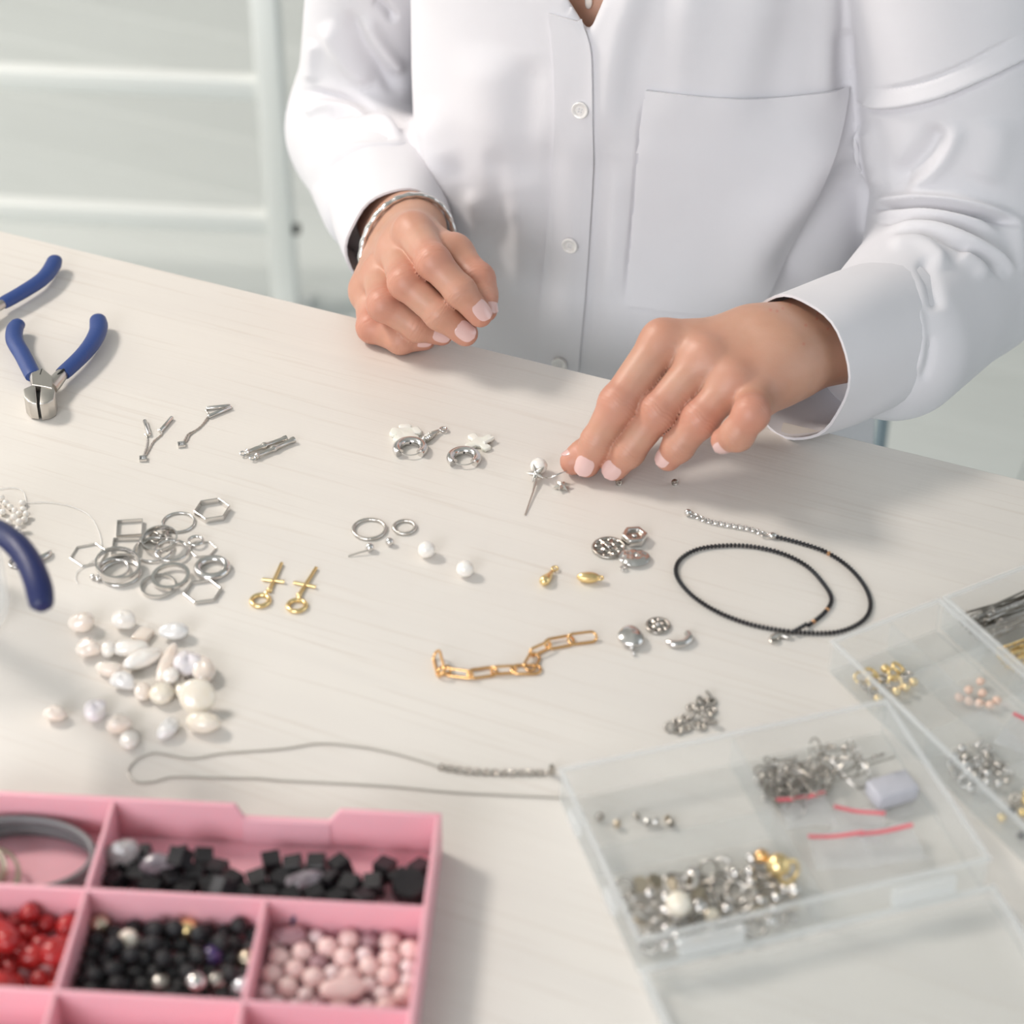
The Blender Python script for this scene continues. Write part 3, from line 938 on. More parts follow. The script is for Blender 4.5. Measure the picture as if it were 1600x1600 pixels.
# folds of the cloth: (polyline in the photo, width px, height mm, kind); r = rounded ridge, v = valley, s = step (cloth lapping over)
FOLDS = [
    # her right sleeve
    ([(462, 144), (497, 147), (550, 160), (610, 183), (632, 214)], 5, -5.5, 'r'),
    ([(466, 156), (500, 158), (550, 172), (606, 194), (632, 216)], 7, 4.5, 'r'),
    ([(466, 214), (524, 185), (569, 180), (612, 188), (632, 220)], 4.5, -5, 'r'),
    ([(468, 228), (520, 200), (566, 195), (612, 203), (632, 236)], 7, 4.5, 'r'),
    ([(468, 258), (512, 226), (560, 214), (610, 218)], 5, -4, 'r'),
    ([(474, 276), (520, 242), (570, 230), (632, 232), (632, 250)], 6, 3.5, 'r'),
    ([(484, 300), (512, 268), (548, 252)], 5, -3, 'r'),
    ([(506, 30), (528, 75), (556, 110), (585, 135)], 10, 4.5, 'r'),
    ([(540, 10), (566, 70), (600, 115), (632, 150)], 9, -5, 'r'),
    ([(566, 20), (596, 72), (632, 120)], 8, 4, 'r'),
    ([(492, 60), (485, 100), (486, 132)], 8, 3, 'r'),
    ([(580, 0), (600, 10), (620, 34)], 5, -4, 'r'),
    ([(476, 180), (500, 172), (530, 172)], 5, 3, 'r'),
    # torso, left half: soft drape from the bust
    ([(655, 150), (680, 230), (720, 330), (745, 420)], 22, 7, 'r'),
    ([(700, 230), (720, 290), (750, 380), (770, 440)], 14, -5, 'r'),
    ([(735, 290), (745, 350), (748, 420)], 10, 4, 'r'),
    ([(770, 60), (760, 150), (775, 260), (800, 360)], 30, 5, 'r'),
    ([(830, 80), (822, 200), (830, 300)], 18, -3, 'r'),
    ([(868, 180), (862, 280), (858, 400), (850, 520)], 16, -3, 'r'),
    ([(800, 300), (812, 380), (806, 470)], 14, 3, 'r'),
    ([(778, 220), (784, 320), (780, 400)], 12, -3, 'r'),
    # torso, right half
    ([(1010, -120), (985, 0), (962, 90), (944, 240)], 18, 4.5, 'r'),
    ([(1045, -120), (1022, 0), (1000, 80), (975, 210)], 20, -3.5, 'r'),
    ([(1084, -160), (1078, 0), (1068, 90), (1056, 220)], 22, 3, 'r'),
    ([(1215, -160), (1190, 0), (1160, 90), (1105, 240)], 30, 4, 'r'),
    ([(1252, -160), (1240, 0), (1225, 90), (1195, 230)], 26, -3.5, 'r'),
    ([(1298, -160), (1296, 0), (1292, 70), (1286, 190)], 13, 4, 'r'),
    ([(1320, 40), (1318, 100), (1322, 150)], 12, -4, 'r'),
    ([(1322, 190), (1270, 270), (1200, 360), (1160, 440), (1130, 520)], 30, 8, 'r'),
    ([(1345, 240), (1300, 320), (1250, 390), (1200, 460)], 26, -10, 'r'),
    ([(940, 200), (935, 330), (925, 450), (915, 560)], 14, -3, 'r'),
    ([(960, 250), (955, 380), (950, 480)], 16, 3, 'r'),
    ([(1007, 140), (998, 230), (987, 360), (975, 482)], 2.6, -2.2, 'r'),
    ([(975, 482), (1040, 488), (1110, 492)], 2.6, -1.6, 'r'),
    # her left sleeve
    ([(1338, 158), (1370, 170), (1420, 166), (1480, 149), (1540, 122), (1600, 92), (1640, 75)], 9, -4.0, 's'),
    ([(1342, 138), (1380, 140), (1440, 128), (1500, 104), (1560, 72), (1600, 50)], 2.5, -1.6, 'r'),
    ([(1345, 190), (1352, 230), (1356, 270), (1375, 300)], 11, 5, 'r'),
    ([(1496, 185), (1484, 225), (1455, 268), (1410, 298)], 11, 4, 'r'),
    ([(1472, 190), (1455, 232), (1420, 268), (1388, 284)], 13, -5, 'r'),
    ([(1348, 306), (1380, 312), (1430, 310), (1500, 316), (1600, 342)], 6, 4.5, 'r'),
    ([(1350, 320), (1400, 325), (1450, 324), (1520, 334), (1600, 356)], 4, -4.5, 'r'),
    ([(1352, 334), (1400, 336), (1450, 336), (1510, 348), (1570, 368)], 4.5, 4, 'r'),
    ([(1356, 350), (1400, 345), (1450, 346), (1505, 360), (1560, 392)], 3.5, -4, 'r'),
    ([(1368, 360), (1420, 354), (1470, 360), (1530, 386), (1570, 414), (1580, 446)], 5, 4, 'r'),
    ([(1390, 366), (1440, 364), (1490, 380), (1540, 408), (1566, 440)], 3.5, -3.5, 'r'),
    ([(1382, 380), (1430, 376), (1462, 394), (1480, 424)], 8, 2.8, 'r'),
    ([(1500, 392), (1528, 414), (1540, 440)], 8, 2.5, 'r'),
    ([(1436, 400), (1456, 440), (1466, 490)], 8, -2.5, 'r'),
    ([(1430, 470), (1440, 530), (1428, 590)], 6, 1.8, 'r'),
    ([(1455, 520), (1452, 560), (1440, 600)], 5, -1.6, 'r'),
    ([(1585, 330), (1590, 390), (1590, 440)], 10, 3, 'r'),
    ([(1560, 180), (1550, 240), (1530, 290)], 20, 3, 'r'),
]
def fold_offset(V, N):
    px, py, wd = projv(un(V))
    view = un(V) - CAM
    view /= np.linalg.norm(view, axis=1, keepdims=True)
    face = np.clip(-(N * view).sum(1) * 2.2, 0, 1)
    off = np.zeros(len(V))
    for line, wpx, amp, kind in FOLDS:
        ln = crom(line, 24)
        lo, hi = ln.min(0) - 4 * wpx, ln.max(0) + 4 * wpx
        m = np.where((px > lo[0]) & (px < hi[0]) & (py > lo[1]) & (py < hi[1]))[0]
        if not len(m): continue
        d, s, t = polydist(px[m], py[m], ln)
        tap = np.clip(np.minimum(t, 1 - t) / 0.22, 0, 1)
        tap = tap * tap * (3 - 2 * tap)
        if kind == 'r': g = np.exp(-0.5 * (d / wpx) ** 2)
        else:
            sd = d * s
            k_ = 0.5 + 0.5 * np.tanh(sd / 2.6)
            g = k_ * np.exp(-0.5 * (sd / (wpx * 0.5)) ** 2) - 0.9 * (1 - k_) * np.exp(-0.5 * (sd / (wpx * 1.6)) ** 2)
            tap = np.clip(t / 0.06, 0, 1)
        off[m] += (1.35 if ln[0, 0] < 640 or ln[0, 0] > 1325 else 0.95) * amp * g * tap
    # low random drape
    x, y, z = V.T
    off += 0.6 * np.sin(x * 0.031 + 1.3 * np.sin(z * 0.021)) * np.sin(z * 0.017 + y * 0.02) + 0.35 * np.sin(x * 0.09 + z * 0.05 + 2) * np.sin(z * 0.07 - y * 0.06)
    return off * face
NS = normals(VS, QS)
VS = VS + NS * fold_offset(VS, NS)[:, None]

# seams: shallow grooves
def seam(V, N, lines, wpx=1.6, depth_=0.9):
    px, py, wd = projv(un(V))
    off = np.zeros(len(V))
    for line in lines:
        ln = crom(line, 20)
        d, s, t = polydist(px, py, ln)
        off -= depth_ * np.exp(-0.5 * (d / wpx) ** 2)
    return V + N * off[:, None]

# open the neck: cut the cloth away inside the V
px, py, wd = projv(un(VS))
NS = normals(VS, QS)
view = un(VS) - CAM
front = (NS * view).sum(1) < 0
inV = front & (py < -999) & (px > 921 - 0.62 * (52 - py)) & (px < 921 + 0.42 * (52 - py)) & (VS[:, 2] > 120)
zc = VS[:, 2] > 318
keep = ~((inV | zc)[QS].any(1))
shirt = quad_obj('shirt', VS, QS[keep], 'shirt', person)
bpy.context.view_layer.update()

# surface picker for the pieces sewn on the shirt
bvh = BVHTree.FromPolygons([tuple(p) for p in un(VS)], [tuple(q) for q in QS[keep].tolist()])
def hit(px, py):
    d = Vector(ray(px, py)).normalized()
    loc, nr, i, dist = bvh.ray_cast(Vector(CAM), d)
    if loc is None: return None
    return np.array(loc) * 1000, np.array(nr)
def sew(name, grid, lift, thick, m='shirt', parent=None):
    """grid[i][j] of pixels: a cloth patch lying on the shirt"""
    nu, nv = len(grid), len(grid[0])
    top, bot = [], []
    last = None
    for row in grid:
        for q in row:
            h = hit(*q)
            if h is None: h = last
            last = h
            p, n = h
            if n @ FW > 0: n = -n
            top.append(p); bot.append(n)
    P = np.array(top).reshape(nu, nv, 3); Nn = np.array(bot).reshape(nu, nv, 3)
    for _ in range(3):
        Q = Nn.copy()
        Q[1:-1, 1:-1] = (Nn[:-2, 1:-1] + Nn[2:, 1:-1] + Nn[1:-1, :-2] + Nn[1:-1, 2:] + Nn[1:-1, 1:-1]) / 5
        Nn = Q / np.linalg.norm(Q, axis=2, keepdims=True)
    m_ = MB()
    A = (P + Nn * (lift + thick)).reshape(-1, 3); B = (P + Nn * lift).reshape(-1, 3)
    m_.grid(A, nu, nv); m_.grid(B, nu, nv)
    ring = [i * nv for i in range(nu)] + [(nu - 1) * nv + j for j in range(1, nv)] + [i * nv + nv - 1 for i in range(nu - 2, -1, -1)] + [j for j in range(nv - 2, 0, -1)]
    k = nu * nv
    for a, b in zip(ring, ring[1:] + ring[:1]): m_.f.append((a, b, b + k, a + k))
    o = m_.build(name, m, parent if parent is not None else shirt)
    o.matrix_parent_inverse = (parent or shirt).matrix_world.inverted()
    return o
def lerp_grid(left, right, nu, nv, bow_top=0.0):
    Lf, Rg = crom(left, nu), crom(right, nu)
    return [[(Lf[i, 0] + (Rg[i, 0] - Lf[i, 0]) * j / (nv - 1), Lf[i, 1] + (Rg[i, 1] - Lf[i, 1]) * j / (nv - 1) + bow_top * (1 - i / (nu - 1)) * math.sin(math.pi * j / (nv - 1))) for j in range(nv)] for i in range(nu)]

# front placket (her right side laps over)
sew('placket', lerp_grid([(858, 20), (866, 90), (868, 200), (858, 330), (846, 450), (838, 562)], [(906, 34), (921, 62), (927, 110), (927, 250), (919, 400), (911, 500), (905, 580)], 60, 12), 0.4, 2.0)
# chest pocket with stitched edge
pk = sew('pocket', lerp_grid([(1012, 140), (1003, 230), (992, 360), (981, 474)], [(1322, 138), (1300, 240), (1238, 370), (1180, 494)], 44, 40, 14), 0.6, 2.8)
sew('pocket_hem', lerp_grid([(1009, 152), (1004, 215), (1000, 238)], [(1316, 150), (1304, 215), (1294, 240)], 12, 40, 14), 2.2, 0.7, parent=pk)
def stitch(name, line, parent, lift):
    P = []
    for q in crom(line, 50):
        p, n = hit(*q)
        if n @ FW > 0: n = -n
        P.append(un(p + n * lift) * 1000)
    o = MB().tube(P, 0.45, 6).build(name, 'shirt', parent)
    o.matrix_parent_inverse = parent.matrix_world.inverted()
stitch('stitching', [(1015, 160), (1007, 235), (996, 360), (986, 468)], pk, 3.5)
stitch('stitching', [(990, 471), (1040, 476), (1110, 482)], pk, 3.5)
stitch('stitching', [(868, 30), (874, 110), (876, 200), (867, 330), (856, 450), (848, 558)], shirt, 2.5)
for bx_, by_ in ((909, 170), (893, 380), (876, 566)):
    p, n = hit(bx_, by_)
    if n @ FW > 0: n = -n
    q = Vector(n).to_track_quat('Z', 'Y').to_matrix()
    R_ = np.array(q)
    m_ = MB().lathe([(0, 1.2), (3.0, 1.2), (3.6, 1.9), (4.9, 2.1), (5.4, 1.5), (5.2, 0.4), (0, 0.2)], 28, c=p + n * 2.6, rot=R_)
    o = m_.build('button', 'button', shirt)
    o.matrix_parent_inverse = shirt.matrix_world.inverted()
    m_ = MB()
    for k in range(4):
        a = k * math.pi / 2 + 0.6
        m_.ell(p + n * 4.1 + R_ @ np.array([1.3 * math.cos(a), 1.3 * math.sin(a), 0]), (0.7, 0.7, 0.4), 8, 6)
    o = m_.build('thread', 'shirt', o)
    o.matrix_parent_inverse = o.parent.matrix_world.inverted()

# cuffs: open cloth tubes at the wrists
def cuff(name, c0, c1, ra, rb, sidev, tilt, n=40):
    """c0 opening, c1 seam (mm); ra, rb: (half width, half height) at each; sidev: width direction; tilt: shift of the opening along the axis by angle"""
    ax = (c1 - c0) / np.linalg.norm(c1 - c0)
    sv = sidev - (sidev @ ax) * ax; sv /= np.linalg.norm(sv)
    uv = np.cross(sv, ax)
    if uv[2] < 0: uv = -uv
    V = []
    steps = 10
    prof = [(k / steps, 0.0) for k in range(steps + 1)] + [(1.0, -14.0)] + [(k / steps, -1.6) for k in range(steps, -1, -1)]
    L = np.linalg.norm(c1 - c0)
    for t, dr in prof:
        for k in range(n):
            a = 2 * math.pi * k / n
            wv = ra[0] + (rb[0] - ra[0]) * t; hv = ra[1] + (rb[1] - ra[1]) * t
            wob = 1.0 * math.sin(3 * a + 5 * t) * (1 - t) + 0.5 * math.sin(7 * a + 3 * t)
            sh_ = tilt(a) * (1 - t)
            bul = 1.5 * math.sin(math.pi * t)
            V.append(c0 + ax * (t * L + sh_) + sv * math.cos(a) * (wv + dr + wob + bul) + uv * math.sin(a) * (hv + dr + wob + bul))
    m_ = MB().grid([un(p) * 1000 for p in V], len(prof), n, True, True)
    o = m_.build(name, 'shirt', shirt)
    o.matrix_parent_inverse = shirt.matrix_world.inverted()
    return o
wid_A = iM - pM
cuff('cuff', OPEN_A, SEAM_A + (eA - wA) * 0.04, (38, 35), (43, 43), wid_A, lambda a: 0)
axB = (SEAM_B - OPEN_B) / np.linalg.norm(SEAM_B - OPEN_B)
cuff('cuff', OPEN_B + [0, 0, -4], SEAM_B + axB * 6, (40, 44), (41, 44), np.array([-0.5, 1.0, 0.0]), lambda a: 0)
# ================================================================== THINGS ON THE TABLE
def base_at(px, py, z=0.0):
    return tuple(T(px, py, z))
def pxl(o, pts, z):
    """photo polyline at height z (mm) to the thing's local mm, heights kept relative to the table"""
    out = []
    for p in pts:
        h = p[2] if len(p) > 2 else z
        out.append(local(o, T(p[0], p[1], h))[0])
    return np.array(out)

# ------------------------------------------------------------------ pliers
def grip_tube(o, pts, r, name='grip', m='grip', n=36, flat=0.72):
    P = crom(pts, n)
    t = np.linspace(0, 1, n)
    prof = np.interp(t, [0, 0.05, 0.5, 0.85, 0.95, 0.985, 1], [0.9, 0.95, 1.0, 1.02, 0.92, 0.7, 0.3]) * r
    return MB().tube(P, prof, 16, flat=flat, up=(0, 0, 1)).build(name, m, o)

nip = thing('end_cutter_pliers', 'small end cutter pliers with two blue vinyl handles, open, lying on the table', 'pliers', base_at(66, 600))
def nl(*p): return pxl(nip, p, 7)
grip_tube(nip, nl((52, 588, 8), (36, 556, 8), (23, 532, 8), (24, 512, 8), (34, 502, 8)), 5.4)
grip_tube(nip, nl((98, 584, 8), (126, 558, 8), (144, 536, 8), (154, 514, 8), (152, 494, 8)), 5.6)
MB().tube(crom(nl((46, 572, 8), (58, 592, 8), (68, 606, 8)), 8), [3.4, 3.5, 3.7, 4, 4.3, 4.6, 4.8, 4.8], 12, flat=0.8, up=(0, 0, 1)).build('tang', 'steel', nip)
MB().tube(crom(nl((106, 572, 8), (92, 590, 8), (78, 606, 8)), 8), [3.4, 3.6, 3.9, 4.2, 4.5, 4.8, 5, 5], 12, flat=0.8, up=(0, 0, 1)).build('tang', 'steel', nip)
MB().prism([tuple(p[:2]) for p in nl((51, 596), (68, 588), (84, 601), (83, 620), (71, 617), (52, 614))], 3, 13).build('pivot_block', 'steel', nip, bevel=0.4, smooth=False)
MB().box(-0.25, 0.25, -3, 3, 12.9, 13.15).xf(None, nl((66, 594))[0] * [1, 1, 0]).build('joint_line', 'gap', nip)
for a in (((38, 617), (52, 611), (57, 613), (59, 640), (46, 638), (39, 630)), ((65, 613), (84, 612), (88, 621), (86, 633), (76, 639), (63, 641))):
    m = MB()
    P = nl(*[(x, y, 8) for x, y in a])
    m.prism([tuple(p[:2]) for p in P], 0.5, 12.5)
    m.build('jaw', 'steel', nip, bevel=0.7, bseg=2)
MB().prism([tuple(p[:2]) for p in nl((56, 612), (68, 612), (68, 640), (56, 640))], 2, 9).build('cutting_throat', 'gap', nip)
sp = nl((80, 590, 10), (90, 586, 11), (100, 577, 12))
MB().tube(sp, 0.7, 8).build('spring', 'gap', nip)

pl2 = thing('pliers', 'blue-handled pliers at the left edge, only one curved handle in the frame', 'pliers', base_at(0, 474))
def l2(*p): return pxl(pl2, p, 7)
grip_tube(pl2, l2((4, 474, 8), (36, 456, 8), (66, 436, 8), (82, 416, 8), (86, 402, 8)), 5.4)
grip_tube(pl2, l2((-44, 452, 8), (-62, 420, 8), (-60, 392, 8), (-48, 372, 8)), 5.4)
MB().tube(l2((10, 471, 8), (-14, 486, 8), (-34, 500, 8)), [3.4, 3.8, 4.4], 12, flat=0.8, up=(0, 0, 1)).build('tang', 'steel', pl2)
MB().tube(l2((-44, 456, 8), (-40, 478, 8), (-34, 500, 8)), [3.4, 3.8, 4.4], 12, flat=0.8, up=(0, 0, 1)).build('tang', 'steel', pl2)
MB().tube(l2((-34, 496, 8), (-42, 520, 8), (-48, 556, 8)), [5.4, 5.0, 1.6], 14, flat=0.8, up=(0, 0, 1)).build('jaw', 'steel', pl2)

# ------------------------------------------------------------------ glass jar with pliers standing in it (left edge)
JR, JH = 40.0, 62.0
jc = T(22, 985, 0) + np.array([-JR / 1000 - 0.004, 0.012, 0])
jar = thing('glass_jar', 'clear glass jar cut by the left edge of the photo, holding navy-handled pliers', 'jar', (jc[0], jc[1], TZ))
MB().lathe([(0, 0.2), (JR - 4, 0.2), (JR - 1, 2), (JR, 6), (JR, JH - 2), (JR - 1, JH), (JR - 2.2, JH - 1), (JR - 2.4, 7), (JR - 5, 4.5), (0, 4.2)], 56).build('jar_body', 'glass', jar)
MB().torus((0, 0, JH - 1), JR - 1.2, 1.3, 56, 8).build('rim', 'glass', jar)
pl3 = thing('pliers', 'navy blue vinyl-handled pliers standing in the glass jar at the left edge', 'pliers', (jc[0], jc[1], TZ + 0.0045))
def l3(*p): return local(pl3, np.array([T(*q) for q in p]))
h1 = l3((-8, 826, 92), (22, 848, 96), (44, 876, 95), (58, 908, 92), (64, 936, 88), (65, 955, 85))
grip_tube(pl3, h1, 6.4, m='grip_navy', flat=0.85)
h2 = l3((-40, 850, 86), (-66, 890, 92), (-70, 940, 92), (-60, 980, 88))
grip_tube(pl3, h2, 6.4, m='grip_navy', flat=0.85)
hub = np.array([-6.0, 4.0, 38.0])
MB().tube([h1[0] + (h1[0] - h1[1]) * -0.1, (h1[0] + hub) / 2, hub], [3.6, 4, 4.6], 10).build('tang', 'steel', pl3)
MB().tube([h2[0], (h2[0] + hub) / 2, hub], [3.6, 4, 4.6], 10).build('tang', 'steel', pl3)
MB().tube([hub + [0, 0, 5], hub + [-2, -3, -15], hub + [-4, -7, -33]], [6, 5, 1.6], 12).build('jaw', 'steel', pl3)

# ------------------------------------------------------------------ seed pearl strand and nylon thread (left edge)
st = thing('seed_pearl_strand', 'short strand of small white seed pearls bunched at the left edge', 'bead strand', base_at(20, 820))
k = 0
sp0 = None
for px_, py_, z_ in [(2, 778, 2), (9, 786, 2), (16, 792, 2), (23, 798, 2), (30, 803, 2), (36, 796, 2), (41, 803, 3), (38, 812, 2), (30, 815, 6), (22, 808, 5), (28, 826, 2.5), (21, 832, 2.5), (12, 838, 2), (31, 834, 2.5), (29, 842, 2), (4, 800, 2), (-3, 792, 2), (14, 816, 2), (6, 822, 2), (-2, 830, 2), (35, 786, 2), (-6, 812, 2)]:
    p = local(st, T(px_, py_, z_))[0]
    if sp0 is None:
        sp0 = MB().ell((0, 0, 0), (2.1, 2.1, 1.9), 12, 8).build('bead', 'pearl_white', st); o = sp0
    else:
        o = sp0.copy(); col.objects.link(o)
    o.location = p / 1000
    o.rotation_euler = (rnd.random() * 3, rnd.random() * 3, 0)
th = thing('nylon_thread', 'thin transparent nylon thread looping from the seed pearls toward the rings', 'thread', base_at(100, 800))
for i_, line in enumerate([[(-5, 765), (20, 762), (36, 768), (41, 784), (40, 800)], [(40, 786), (75, 785), (110, 791), (140, 806), (156, 835), (157, 862), (140, 880), (122, 892), (118, 905), (122, 912)]]):
    MB().tube(crom(pxl(th, line, 0.6), 40), 0.32, 6).build('loop', 'nylon', th)
cr = MB().tube(crom([(-4, -3, 1.6), (0, -1, 1.8), (3, 2, 1.8), (4, 6, 1.4)], 10), [0.6, 1.2, 1.6, 1.7, 1.8, 1.8, 1.7, 1.5, 1.1, 0.6], 8).build('crescent_charm', 'silver', loc=base_at(66, 874))
tag(cr, 'small silver crescent charm beside the tip of the navy pliers handle', 'charm')
lp = MB().torus((0, 0, 0.8), 4.2, 0.75, 24, 8).build('jump_ring', 'silver', loc=base_at(27, 881))
tag(lp, 'silver jump ring partly behind the navy pliers handle at the left edge', 'ring')

# ------------------------------------------------------------------ Y-shaped chain earrings
def bar_at(o, a, b, r, name='bar', m='silver', z=None):
    A, B = pxl(o, [a, b], r + 0.1)
    return MB().tube([A, A + (B - A) * 0.03, B - (B - A) * 0.03, B], [r * 0.75, r, r, r * 0.75], 10).build(name, m, o)
e1 = thing('chain_earring', 'silver chain earring with two separate spread bars, nearer the left edge', 'earring', base_at(236, 692))
bar_at(e1, (226, 657), (233, 680), 1.25); bar_at(e1, (269, 652), (250, 674), 1.25)
MB().tube(crom(pxl(e1, [(226, 678), (230, 684), (229, 698), (225, 710), (224, 716)], 0.6), 30), 0.5 + 0.15 * np.sin(np.arange(30) * 2.1), 6).build('chain', 'silver_satin', e1)
MB().tube(crom(pxl(e1, [(247, 672), (253, 678), (240, 690), (232, 704), (226, 714)], 0.6), 30), 0.5 + 0.15 * np.sin(np.arange(30) * 2.1), 6).build('chain', 'silver_satin', e1)
def square_setting(o, px_, py_, rz):
    p = pxl(o, [(px_, py_)], 0)[0]
    R_ = rotm('Z', rz)
    sq = lambda h: [tuple((R_ @ np.array([x, y, 0]))[:2] + p[:2]) for x, y in ((-h, -h), (h, -h), (h, h), (-h, h))]
    f = MB().frame(sq(2.1), sq(1.3), 0.05, 1.9).build('setting', 'silver', o)
    MB().prism(sq(1.25), 0.1, 1.3).build('stone', 'crystal', f, bevel=0.4)
    return f
square_setting(e1, 224, 719, 0.1)
e2 = thing('chain_earring', 'silver chain earring with its two bars joined in a narrow V at the top', 'earring', base_at(315, 665))
bar_at(e2, (322, 638), (360, 634), 1.2); bar_at(e2, (325, 651), (361, 636), 1.3)
MB().tube(crom(pxl(e2, [(321, 640), (326, 651), (318, 662), (305, 673), (296, 680), (292, 688), (285, 694)], 0.6), 44), 0.5 + 0.15 * np.sin(np.arange(44) * 2.1), 6).build('chain', 'silver_satin', e2)
MB().tube(crom(pxl(e2, [(324, 652), (312, 668), (300, 675), (293, 679), (287, 690)], 0.7), 34), 0.45 + 0.15 * np.sin(np.arange(34) * 2.1), 6).build('chain', 'silver_satin', e2)
square_setting(e2, 284, 697, 0.2)

# ------------------------------------------------------------------ bamboo shaped bars
def bamboo(label, a, b):
    A, B = T(*a), T(*b)
    rz = math.atan2((B - A)[1], (B - A)[0])
    o = thing('bamboo_bar', label, 'charm', (A[0], A[1], TZ), rz, 'two silver bamboo bars')
    L = np.linalg.norm(B - A) * 1000
    prof = []
    for t, r in [(0.06, 0), (0.06, 1.5), (0.10, 2.1), (0.14, 1.3), (0.2, 1.35), (0.3, 1.5), (0.42, 1.5), (0.46, 2.0), (0.5, 2.3), (0.54, 2.0), (0.58, 1.5), (0.75, 1.45), (0.9, 1.55), (0.95, 1.95), (1.0, 1.9), (1.0, 0)]:
        prof.append((r, t * L))
    MB().lathe(prof, 14, c=(0, 0, 2.0), rot=rotm('Y', math.pi / 2)).build('shaft', 'silver_satin', o)
    MB().torus((0, 0, 2.0), 1.5, 0.5, 16, 6, ax=(np.array([1, 0, 0]), np.array([0, 0.94, 0.3]))).build('eyelet', 'silver', o)
bamboo('silver bamboo-shaped bar with a loop, the upper left one of the two', (380, 713), (448, 689))
bamboo('silver bamboo-shaped bar with a loop, the lower right one of the two', (395, 720), (460, 691))

# ------------------------------------------------------------------ shell crosses, hoops, charm
def cross_shell(o, n, R, w, h, m):
    poly = []
    for k in range(n):
        a = 2 * math.pi * k / n
        d = np.array([math.cos(a), math.sin(a)]); e = np.array([-d[1], d[0]])
        for s, t in ((w * 0.8, R * 0.45), (w, R * 0.8), (w * 0.7, R), (-w * 0.7, R), (-w, R * 0.8), (-w * 0.8, R * 0.45)):
            poly.append(tuple(d * t - e * s))
    return MB().prism(poly, 0, h).build(o, m, bevel=0.6, bseg=3)
s1 = cross_shell('shell_charm', 5, 9.2, 3.9, 2.6, 'shell')
s1.location = base_at(634, 681); s1.rotation_euler = (0, 0, 0.4)
tag(s1, 'white shell flower charm behind the left silver hoop', 'charm')
s2 = cross_shell('shell_charm', 4, 9.0, 2.9, 2.4, 'shell')
s2.location = base_at(749, 694); s2.rotation_euler = (0, 0, 0.62)
tag(s2, 'white shell cross charm behind the right silver hoop', 'charm')
tl = MB().tube(crom(pxl(s2, [(756, 692), (764, 688), (771, 684)], 2.6) @ rotm('Z', 0), 6), [1.2, 1.2, 1.2, 1.2, 1.3, 1.1], 8).build('stem', 'shell', s2)
def hoop(label, px_, py_, wpx):
    R = wpx / S(px_, py_) / 2
    r = R * 0.25
    o = thing('hoop_earring', label, 'earring', base_at(px_, py_), 0, 'two thick silver hoops')
    a = np.radians(np.linspace(-40, 220, 48))
    P = [((R - r) * math.cos(x), (R - r) * math.sin(x), r) for x in a]
    MB().tube(P, r, 18).build('hoop', 'silver', o)
    g = np.radians(np.linspace(222, 318, 10))
    MB().tube([((R - r) * 0.92 * math.cos(x), (R - r) * 0.92 * math.sin(x), r) for x in g], 0.4, 6).build('post', 'silver', o)
    MB().ell((0, R - 2 * r + 0.1, r), (0.7, 0.5, 0.7), 8, 6).build('hinge_pin', 'gap', o)
hoop('thick polished silver hoop earring in front of the shell flower', 641, 706, 55)
hoop('thick polished silver hoop earring in front of the shell cross', 725, 721, 55)
ch = thing('textured_charm', 'slim silver ribbed charm with a loop beside the shell flower', 'charm', base_at(677, 680))
P = crom(pxl(ch, [(658, 690), (668, 684), (678, 677), (686, 673)], 1.9), 32)
MB().tube(P, np.interp(np.linspace(0, 1, 32), [0, 0.2, 0.5, 1], [1.0, 2.3, 2.1, 0.9]) * (1 + 0.13 * np.sin(np.arange(32) * 2.2)), 10).build('ribbed_drop', 'silver_satin', ch)
MB().torus(pxl(ch, [(693, 671)], 1.4)[0], 1.9, 0.75, 20, 8).build('loop', 'silver', ch)

# ------------------------------------------------------------------ the pearl pin she is working on, star charm, beads, ear wire
pin = thing('pearl_pin', 'white pearl stud on a star-shaped silver cap with a long pin, below her fingertips', 'earring', base_at(838, 740))
Pc = pxl(pin, [(842, 728)], 5.2)[0]
MB().ell(Pc, (5.0, 5.0, 4.7), 24, 16, 0.012).build('pearl', 'pearl_white', pin)
R_ = euler(0.6, -0.3, 0)
cap = []
Ccap = pxl(pin, [(838, 740)], 4.2)[0]
for k in range(5):
    a = 2 * math.pi * k / 5 + 0.4
    d = R_ @ np.array([math.cos(a), math.sin(a), 0.25])
    cap.append(d)
m = MB()
for d in cap: m.tube([Ccap, Ccap + d * 3, Ccap + d * 5.6], [1.7, 1.3, 0.2], 8)
m.ell(Ccap, 2.0, 12, 8)
m.build('star_cap', 'silver_satin', pin)
MB().tube(pxl(pin, [(838, 742, 3.4), (836, 755, 2.4), (833, 768, 1.6), (820, 805, 0.6)], 1), [0.95, 0.9, 0.5, 0.38], 8).build('pin_stem', 'silver_satin', pin)
ew = MB().tube(crom([local(pin, T(*p))[0] for p in ((898, 731, 5), (888, 735, 6), (872, 741, 6), (858, 747, 3.4), (850, 746, 1.5))], 20), 0.42, 8).build('ear_wire', 'silver')
ew.location = pin.location
tag(ew, 'fine silver wire running from her fingertips to the pearl pin', 'wire')
star = thing('star_charm', 'small faceted silver star charm right of the pearl pin', 'charm', base_at(878, 763))
m = MB()
for k in range(6):
    a = 2 * math.pi * k / 6 + 0.2
    d = np.array([math.cos(a), math.sin(a), 0.12 * (-1) ** k])
    m.tube([np.array([0, 0, 1.9]), np.array([0, 0, 1.9]) + d * 2.4, np.array([0, 0, 1.6]) + d * 5.0], [1.7, 1.4, 0.25], 6)
m.ell((0, 0, 2.0), (2.2, 2.2, 1.9), 10, 8)
m.build('star_body', 'silver_satin', star)
